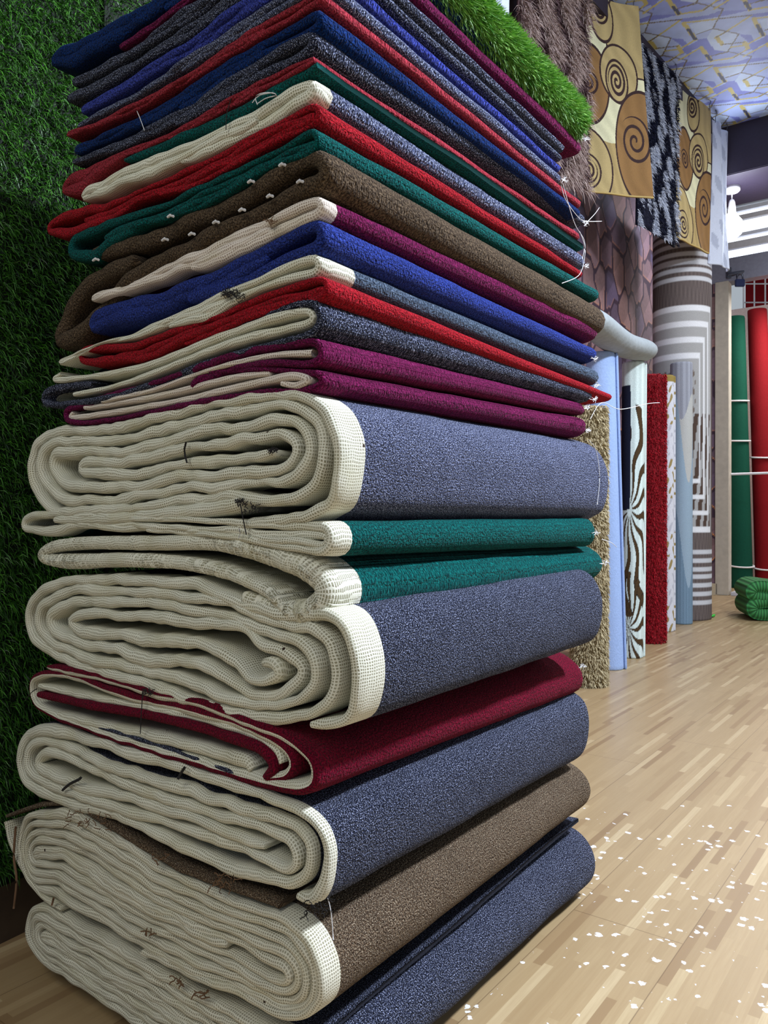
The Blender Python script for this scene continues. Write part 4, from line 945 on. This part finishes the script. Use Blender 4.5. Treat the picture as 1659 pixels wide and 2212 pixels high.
def zebra(x, z, h):
    c = L3(206, 220, 216)*(1+.10*np.sin(x*160+np.sin(z*3)))[..., None]
    v = z/h
    for cv, lo, hi in ((.50, .02, .30), (.10, .0, .16)):
        dx, dz = (x-.285), (z-cv*h)*.42; rr = np.hypot(dx, dz); th = np.arctan2(dz, dx)
        w = np.sin(th*13+1.4*np.sin(rr*46)+cv*9); m = (rr > lo*.8) & (rr < hi*.8)
        c = np.where((m & (w > .30))[..., None], L3(24, 24, 28), c)
        c = np.where((m & (w > .52))[..., None], L3(74, 56, 36), c)
    m3 = (v > .50) & (v < .92) & (x < (4.28-1.2*(v-.72)**2)*.07*.97) & (x > .2)
    return np.where(m3[..., None], L3(26, 30, 48), c)
roll('standing_rug', 'whitish rolled rug with black and brown animal streaks, left of the red shaggy one', 'rug', 1366, 1424, .07, 784, sp, zebra, group=G_, lean=(.01, 0))
rt, b, hg = roll('standing_rug', 'deep red shaggy rolled rug standing on the wooden floor', 'rug', 1406, 1392, .088, 812, redb, group=G_, flat=.95); cover(rt, b, hg, .088, 14000, .014, red1, 2, .95)
def damask(x, z, h):
    c = np.broadcast_to(L3(214, 216, 224), x.shape+(3,)).copy(); v = z/h
    f = np.sin(x*90)*np.cos(z*28)+.7*np.sin(z*75+2*np.cos(x*70)); bandm = (np.sin(v*22+1) > -.1)
    c = np.where(((f > .55) & bandm)[..., None], L3(156, 138, 92), c); c = np.where(((f > .55) & ~bandm)[..., None], L3(188, 190, 200), c)
    return np.where((v > .975)[..., None], L3(150, 130, 72), c)
roll('standing_rug', 'white rolled rug with gold damask ornament, between the red and the blue grey one', 'rug', 1440, 1366, .06, 812, sp, damask, group=G_)
def wave(x, z, h):
    v = z/h; g_ = .06*np.sin(x*22)+x*.9
    c = np.where((v > .83+.05*np.sin(x*30))[..., None], L3(156, 160, 172)*(1+.12*np.sign(np.sin(x*150)))[..., None], L3(188, 190, 188))
    c = np.where((v < .72-.18*np.cos(x*26+1.5))[..., None], L3(152, 174, 192), c)
    c = np.where((v < .30-.16*np.cos(x*26+1.5))[..., None], L3(116, 142, 164)*(1+.10*np.sin(x*260))[..., None], c)
    return c
roll('standing_rug', 'blue grey rolled rug with wavy fields, in front of the tall patterned roll', 'rug', 1473, 1350, .085, 785, sp, wave, group=G_, rot=.3)
def tallp(x, z, h):
    v = (H+(HY-0)/F*0)*0+z; Zc = 7.9*H; yy = HY-(z-H)*F/Zc
    X = (x/.22) % (2*math.pi)               # angle-like coordinate
    bn = np.sin(x*55+z*2)*.08; c = L3(104, 94, 92)*(1+.25*np.sin(x*210)*np.sin(z*24+x*10))[..., None]
    w = L3(206, 208, 214)
    wb = ((yy < 622) | (yy > 1185) & (yy < 1308)) & (np.sin(yy*.36) > -.1)
    c = np.where(wb[..., None], w, c)
    a = X-4.71                               # 0 = facing -Y (the camera)
    fr = (yy > 672) & (yy < 1148)
    in_ = fr & (a > -1.9) & (a < .86)
    c = np.where(in_[..., None], L3(170, 170, 170), c)
    d = np.minimum(np.minimum(yy-672, 1148-yy)/26, (.86-a)/.15)
    ln = in_ & (d < 5.2) & ((d % 1.3) < .42)
    c = np.where(ln[..., None], L3(232, 234, 238), c)
    dk_ = in_ & ~ln & (yy > 900) & (np.sin(x*95+yy*.05) > -.2)
    c = np.where(dk_[..., None], L3(84, 68, 60), c)
    cc = in_ & (d >= 5.2) & (np.sin(x*120)*np.sin(yy*.16) > .35) & (yy < 900)
    return np.where(cc[..., None], L3(120, 108, 100), c)
roll('standing_rug', 'tall thick rolled rug with white framed rectangles and stripes, reaching up behind the hanging rugs', 'rug', 1474, 1335, .22, 485, sp, tallp, group=G_, nturn=4, Zc=7.95*H)
# grey roll lying over the tops
def topping():
    zc = H+1.19*H; a = at(1262, HY, 4.75*H); b = at(1392, HY, 5.72*H); a.z = b.z = zc
    d = (b-a); n = 26; rt = empty('draped_rug', (a+b)/2); tag(rt, 'grey green rolled rug lying flat across the tops of the standing rolls', 'rug')
    u = d.normalized(); sd = Vector((u.y, -u.x, 0)); V = []; Fc = []; seg = 28
    for i in range(n+1):
        f = i/n; e = min(f, 1-f)*d.length; k = min(1, math.sqrt(max(0, 1-(1-min(1, e/.05))**2))+.02)
        for j in range(seg):
            an = 2*math.pi*j/seg; V.append(a+d*f+sd*math.cos(an)*.085*k+Vector((0, 0, math.sin(an)*.058*k+.012*math.sin(f*7+1))))
    for i in range(n):
        for j in range(seg):
            p = i*seg+j; q = i*seg+(j+1) % seg; Fc.append((p, q, q+seg, p+seg))
    Fc.append(tuple(range(seg))); Fc.append(tuple(n*seg+j for j in reversed(range(seg))))
    o = mesh_obj('rolled_pile', V, Fc, plain('grey_green_pile', rgb(166, 174, 178), .95, nscale=40, var=.12, bump=.5, spec=.1)); childfix(o, rt)
    sw = []
    for k in range(70):
        t = k/69*5*math.pi; r = 1-.8*k/69; sw.append(b+u*.002+sd*math.cos(t)*.05*r+Vector((0, 0, math.sin(t)*.034*r)))
    tube('rolled_edge', sw, .004, plain('grey_edge', rgb(128, 134, 138), .9), rt, 6)
topping()
# ------------------------------------------------------------------ cloth rolls beyond the opening
ribm = {}
def cloth(name, c): ribm[name] = plain(name, rgb(*c), .85, nscale=60, var=.12, bump=.35, spec=.2); return ribm[name]
tie_m = plain('white_tape', rgb(228, 226, 228), .8)
def croll(label, px, py, r, ytop, mat, lean, ties, Zc):
    rt, b, hg = roll('cloth_roll', label, 'cloth roll', px, py, r, ytop, mat, lean=lean, Zc=Zc, group='cloth rolls standing beyond the opening', taper=.86)
    for y in ties:
        z = H+(HY-y)/F*Zc; k = z/hg; c = b+Vector((lean[0]*k, lean[1]*k, z)); rr = r*(1-.14*k)+.004
        pts = [c+Vector((math.cos(a)*rr, math.sin(a)*rr, .012*math.sin(a))) for a in np.linspace(0, 2*math.pi, 25)]
        tube('tape_tie', pts, .010, tie_m, rt, 6)
    return rt
croll('maroon cloth roll beyond the opening, leftmost and half hidden by the jamb', 1578, 1272, .075, 690, cloth('maroon_cloth', (96, 18, 52)), (-.10, .03), (770, 950, 1190), 11.75*H)
croll('green cloth roll beyond the opening tied with white tapes', 1603, 1262, .122, 684, cloth('green_cloth', (10, 74, 56)), (-.06, .03), (866, 952, 1222), 11.35*H)
croll('red cloth roll beyond the opening, between the green and navy ones', 1657, 1258, .122, 668, cloth('red_cloth', (128, 14, 22)), (-.09, .03), (988, 1228), 11.35*H)
croll('navy cloth roll at the right edge of the picture beyond the opening', 1706, 1258, .10, 640, cloth('navy_cloth', (26, 38, 92)), (-.08, .03), (760,), 11.4*H)
p = at(1560, 1025, 10.4*H); q = p-L*1.6
tag(tube('barrier_rail', [p, q], .012, white), 'thin white rail across the opening in front of the cloth rolls', 'rail')
def grill():
    c = at(1606, 690, 12.4*H); rt = empty('window_grille', c); tag(rt, 'white metal grille with square pattern above the red cloth roll', 'grille')
    w, h = .9, .62
    for k, x in enumerate(np.linspace(0, w, 8)): tube('upright_bar', [c+Vector((x, 0, 0)), c+Vector((x, 0, h))], .009, white, rt, 6)
    for z in (0, .12, .2, .42, .5, .62): tube('cross_bar', [c+Vector((0, 0, z)), c+Vector((w, 0, z))], .009, white, rt, 6)
    c2 = at(1612, 690, 12.75*H)
    tag(box('hanging_cloth', c2, (.9, 0, 0), (0, .02, .0), (0, 0, .75), ribm['red_cloth']), 'bright red cloth hanging behind the white grille', 'cloth')
grill()
# ------------------------------------------------------------------ green folded carpet and clip on the floor
def greenfold():
    Zc = F*H/(1342-HY); o = gpt(1612, 1342); ax = Vector((1, -.12, 0)).normalized(); dp = Vector((.25, 1, 0)).normalized()
    pt = smooth_path([(.62, .045), (.35, .05), (.10, .05), (.05, .085), (.075, .13), (.20, .145), (.30, .15), (.20, .165), (.07, .18), (.045, .215), (.09, .25), (.25, .235), (.62, .19)], .012)
    w = np.full(len(pt), .043)
    mg = newmat('green_ribbed_pile'); m, nt, b = mg; T = NT(nt); uv = T.n('ShaderNodeUVMap').outputs[0]; s_ = T.n('ShaderNodeSeparateXYZ'); T.l(uv, s_.inputs[0])
    wv = T.math('ADD', T.math('MULTIPLY', T.math('SINE', T.math('MULTIPLY', s_.outputs[0], 2*math.pi/.02)), .5), .5)
    T.l(T.mix(wv, rgb(22, 84, 40), rgb(58, 138, 72)), b.inputs['Base Color']); b.inputs['Roughness'].default_value = .8; T.bump(wv, .8, .006, b)
    V, Fc, mi, uvs = ribbon(pt, w, 0, .5, lambda a, b_, t, f: o+ax*a+dp*t+Vector((0, 0, max(.003, b_))), 'pile', 0, 3, rimwob=.01)
    rt = empty('folded_carpet', o+ax*.25+dp*.25); tag(rt, 'green ribbed folded carpet lying alone on the floor near the opening', 'carpet')
    split_build('x', V, Fc, mi, uvs, (m, m), rt, ('pile', 'backing'))
greenfold()
c = gpt(1541, 1333); gm = plain('bright_green_plastic', rgb(40, 200, 60), .35, bump=0)
v = []; f = []
for i, x in enumerate(np.linspace(-1, 1, 9)):
    k = math.sqrt(max(.02, 1-x*x))
    for j in range(10): an = 2*math.pi*j/10; v.append((c.x+x*.036, c.y+x*.05+math.cos(an)*.02*k, .012+math.sin(an)*.010*k))
for i in range(8):
    for j in range(10): f.append((i*10+j, i*10+(j+1) % 10, (i+1)*10+(j+1) % 10, (i+1)*10+j))
f += [tuple(range(10)), tuple(80+j for j in range(10))]
tag(mesh_obj('plastic_clip', v, f, gm), 'small bright green plastic clip on the floor beside the tall roll', 'clip')
# ------------------------------------------------------------------ threads, stitches and frays (parts of their carpets)
def on_right(x, y, s=-.004):
    r = Vector(((x-CX)/F, 1, (HY-y)/F)); k = ((P0+L*s).dot(L))/(r.x*L.x+r.y*L.y); return Vector((0, 0, H))+r*k
def ep(x, y, t=-.006): a, z = on_end(x, y, t); return W(a, t, z)
for X_, Y_ in ((285, 190), (450, 275), (595, 345), (728, 420), (848, 485), (960, 540), (1060, 600), (1158, 655), (1247, 697), (1328, 738), (1408, 780), (1478, 822), (1538, 858)):
    x, y = 600+X_/2.212, 300+Y_/2.212; s_ = (x-690)/600
    k = 1-.45*s_
    tube('stitch', [on_right(x-2, y-9*k, -.002), on_right(x+1, y-3*k, -.009), on_right(x+1, y+4*k, -.009), on_right(x-3, y+9*k, -.002)], .0016, M['thread'], C[16], 5)
for X_, Y_ in ((1265, 740), (1125, 815), (1345, 815), (1210, 880), (1085, 942), (968, 997), (765, 970), (860, 1050), (740, 1075), (430, 1165)):
    x, y = X_/2.074, Y_/2.074
    tube('stitch', [ep(x-6, y+1, -.003), ep(x-1, y-3, -.009), ep(x+6, y, -.003)], .002, M['thread'], C[16], 5)
def thread(ci, pts, m='thread', r=.0007, f=None):
    pp = [f(*p) if f else p for p in pts]; tube('loose_thread', [tuple(p) for p in smooth_path([tuple(p) for p in pp], .006)], r, M[m], C[ci], 4)
R_ = lambda x, y: on_right(x, y, -.03)
thread(22, [(1212, 400), (1222, 432), (1250, 470), (1268, 478), (1300, 478)], f=R_)
thread(22, [(1266, 482), (1285, 462), (1295, 448)], f=R_)
thread(22, [(1215, 395), (1240, 480), (1262, 520), (1262, 560), (1250, 595), (1214, 612)], f=R_)
thread(21, [(1252, 500), (1262, 530), (1258, 560)], f=R_)
thread(9, [(1272, 950), (1288, 975), (1295, 1030), (1290, 1090)], f=R_)
thread(9, [(1275, 905), (1300, 870), (1340, 884), (1400, 872), (1425, 870)], f=R_)
thread(6, [(1300, 1165), (1320, 1172), (1332, 1182)], f=R_)
thread(19, [(556, 226), (552, 208), (575, 200), (600, 205), (575, 212), (556, 224)], f=ep); thread(19, [(545, 222), (560, 206), (590, 200)], f=ep)
thread(19, [(500, 212), (490, 245), (488, 280)], 'darkthread', f=ep); thread(22, [(296, 240), (305, 262), (312, 282)], f=ep)
thread(8, [(402, 955), (398, 975), (404, 1000)], 'darkthread', .0016, f=ep); thread(8, [(519, 1088), (525, 1120), (532, 1155)], 'darkthread', .001, f=ep)
thread(8, [(516, 1140), (520, 1158), (515, 1162)], f=ep)
thread(5, [(308, 1492), (306, 1530), (303, 1585)], 'darkthread', .0008, f=ep)
thread(4, [(55, 1512), (70, 1494), (80, 1488)], 'darkthread', .0008, f=ep)
thread(3, [(135, 1707), (150, 1694), (170, 1684), (175, 1680)], 'darkthread', .0022, f=ep); thread(3, [(385, 1682), (392, 1668), (399, 1658)], 'darkthread', .0022, f=ep)
thread(3, [(708, 1940), (715, 1970), (720, 2030)], f=ep)
thread(2, [(34, 1786), (30, 1850), (36, 1900), (30, 1962)], 'brownthread', .0022, f=ep); thread(2, [(116, 1940), (112, 1955)], 'brownthread', .002, f=ep)
def fray(ci, x, y, n, sp_, m, ln=10, f=ep, r=.0006):
    q = random.Random(int(x*7+y)); rt = C[ci]; V = []; Fc = []
    for _ in range(n):
        a = q.uniform(0, 6.28); x0, y0 = x+q.uniform(-sp_, sp_), y+q.uniform(-sp_*.5, sp_*.5)
        pts = [f(x0, y0)]; 
        for k in range(4): a += q.uniform(-1.2, 1.2); x0 += math.cos(a)*ln/4; y0 += math.sin(a)*ln/4; pts.append(f(x0, y0))
        v_, f_ = tube_vf(pts, r, 4, base=len(V)); V += v_; Fc += f_
    childfix(mesh_obj('frayed_edge', V, Fc, M[m]), rt)
fray(8, 590, 972, 26, 8, 'darkthread', 9); fray(8, 545, 1098, 30, 24, 'darkthread', 8); fray(8, 518, 1084, 20, 4, 'darkthread', 10)
fray(5, 320, 1495, 22, 12, 'darkthread', 9); fray(13, 492, 634, 40, 10, 'darkthread', 10); fray(13, 515, 640, 14, 12, 'darkthread', 14)
fray(3, 680, 1962, 30, 34, 'darkthread', 14); fray(2, 190, 1772, 24, 44, 'brownthread', 15, r=.0007); fray(2, 480, 1905, 16, 28, 'brownthread', 18, r=.0007); fray(2, 350, 1850, 8, 22, 'brownthread', 15, r=.0007)
fray(2, 320, 2020, 5, 5, 'brownthread', 18, r=.0009); fray(1, 385, 2115, 7, 8, 'brownthread', 18, r=.0009); fray(1, 440, 2150, 6, 12, 'brownthread', 24, r=.0009); fray(15, 582, 478, 10, 8, 'brownthread', 12)
for ci, x, y in ((9, 1272, 930), (10, 1270, 880), (11, 1284, 862), (13, 1292, 832), (7, 1290, 1150), (6, 1308, 1215), (25, 1220, 388), (22, 1268, 482), (29, 1268, 300), (4, 1262, 1440), (14, 1288, 775), (19, 1268, 575)):
    fray(ci, x-2, y, 13, 4, 'thread', 7, f=R_, r=.0005)
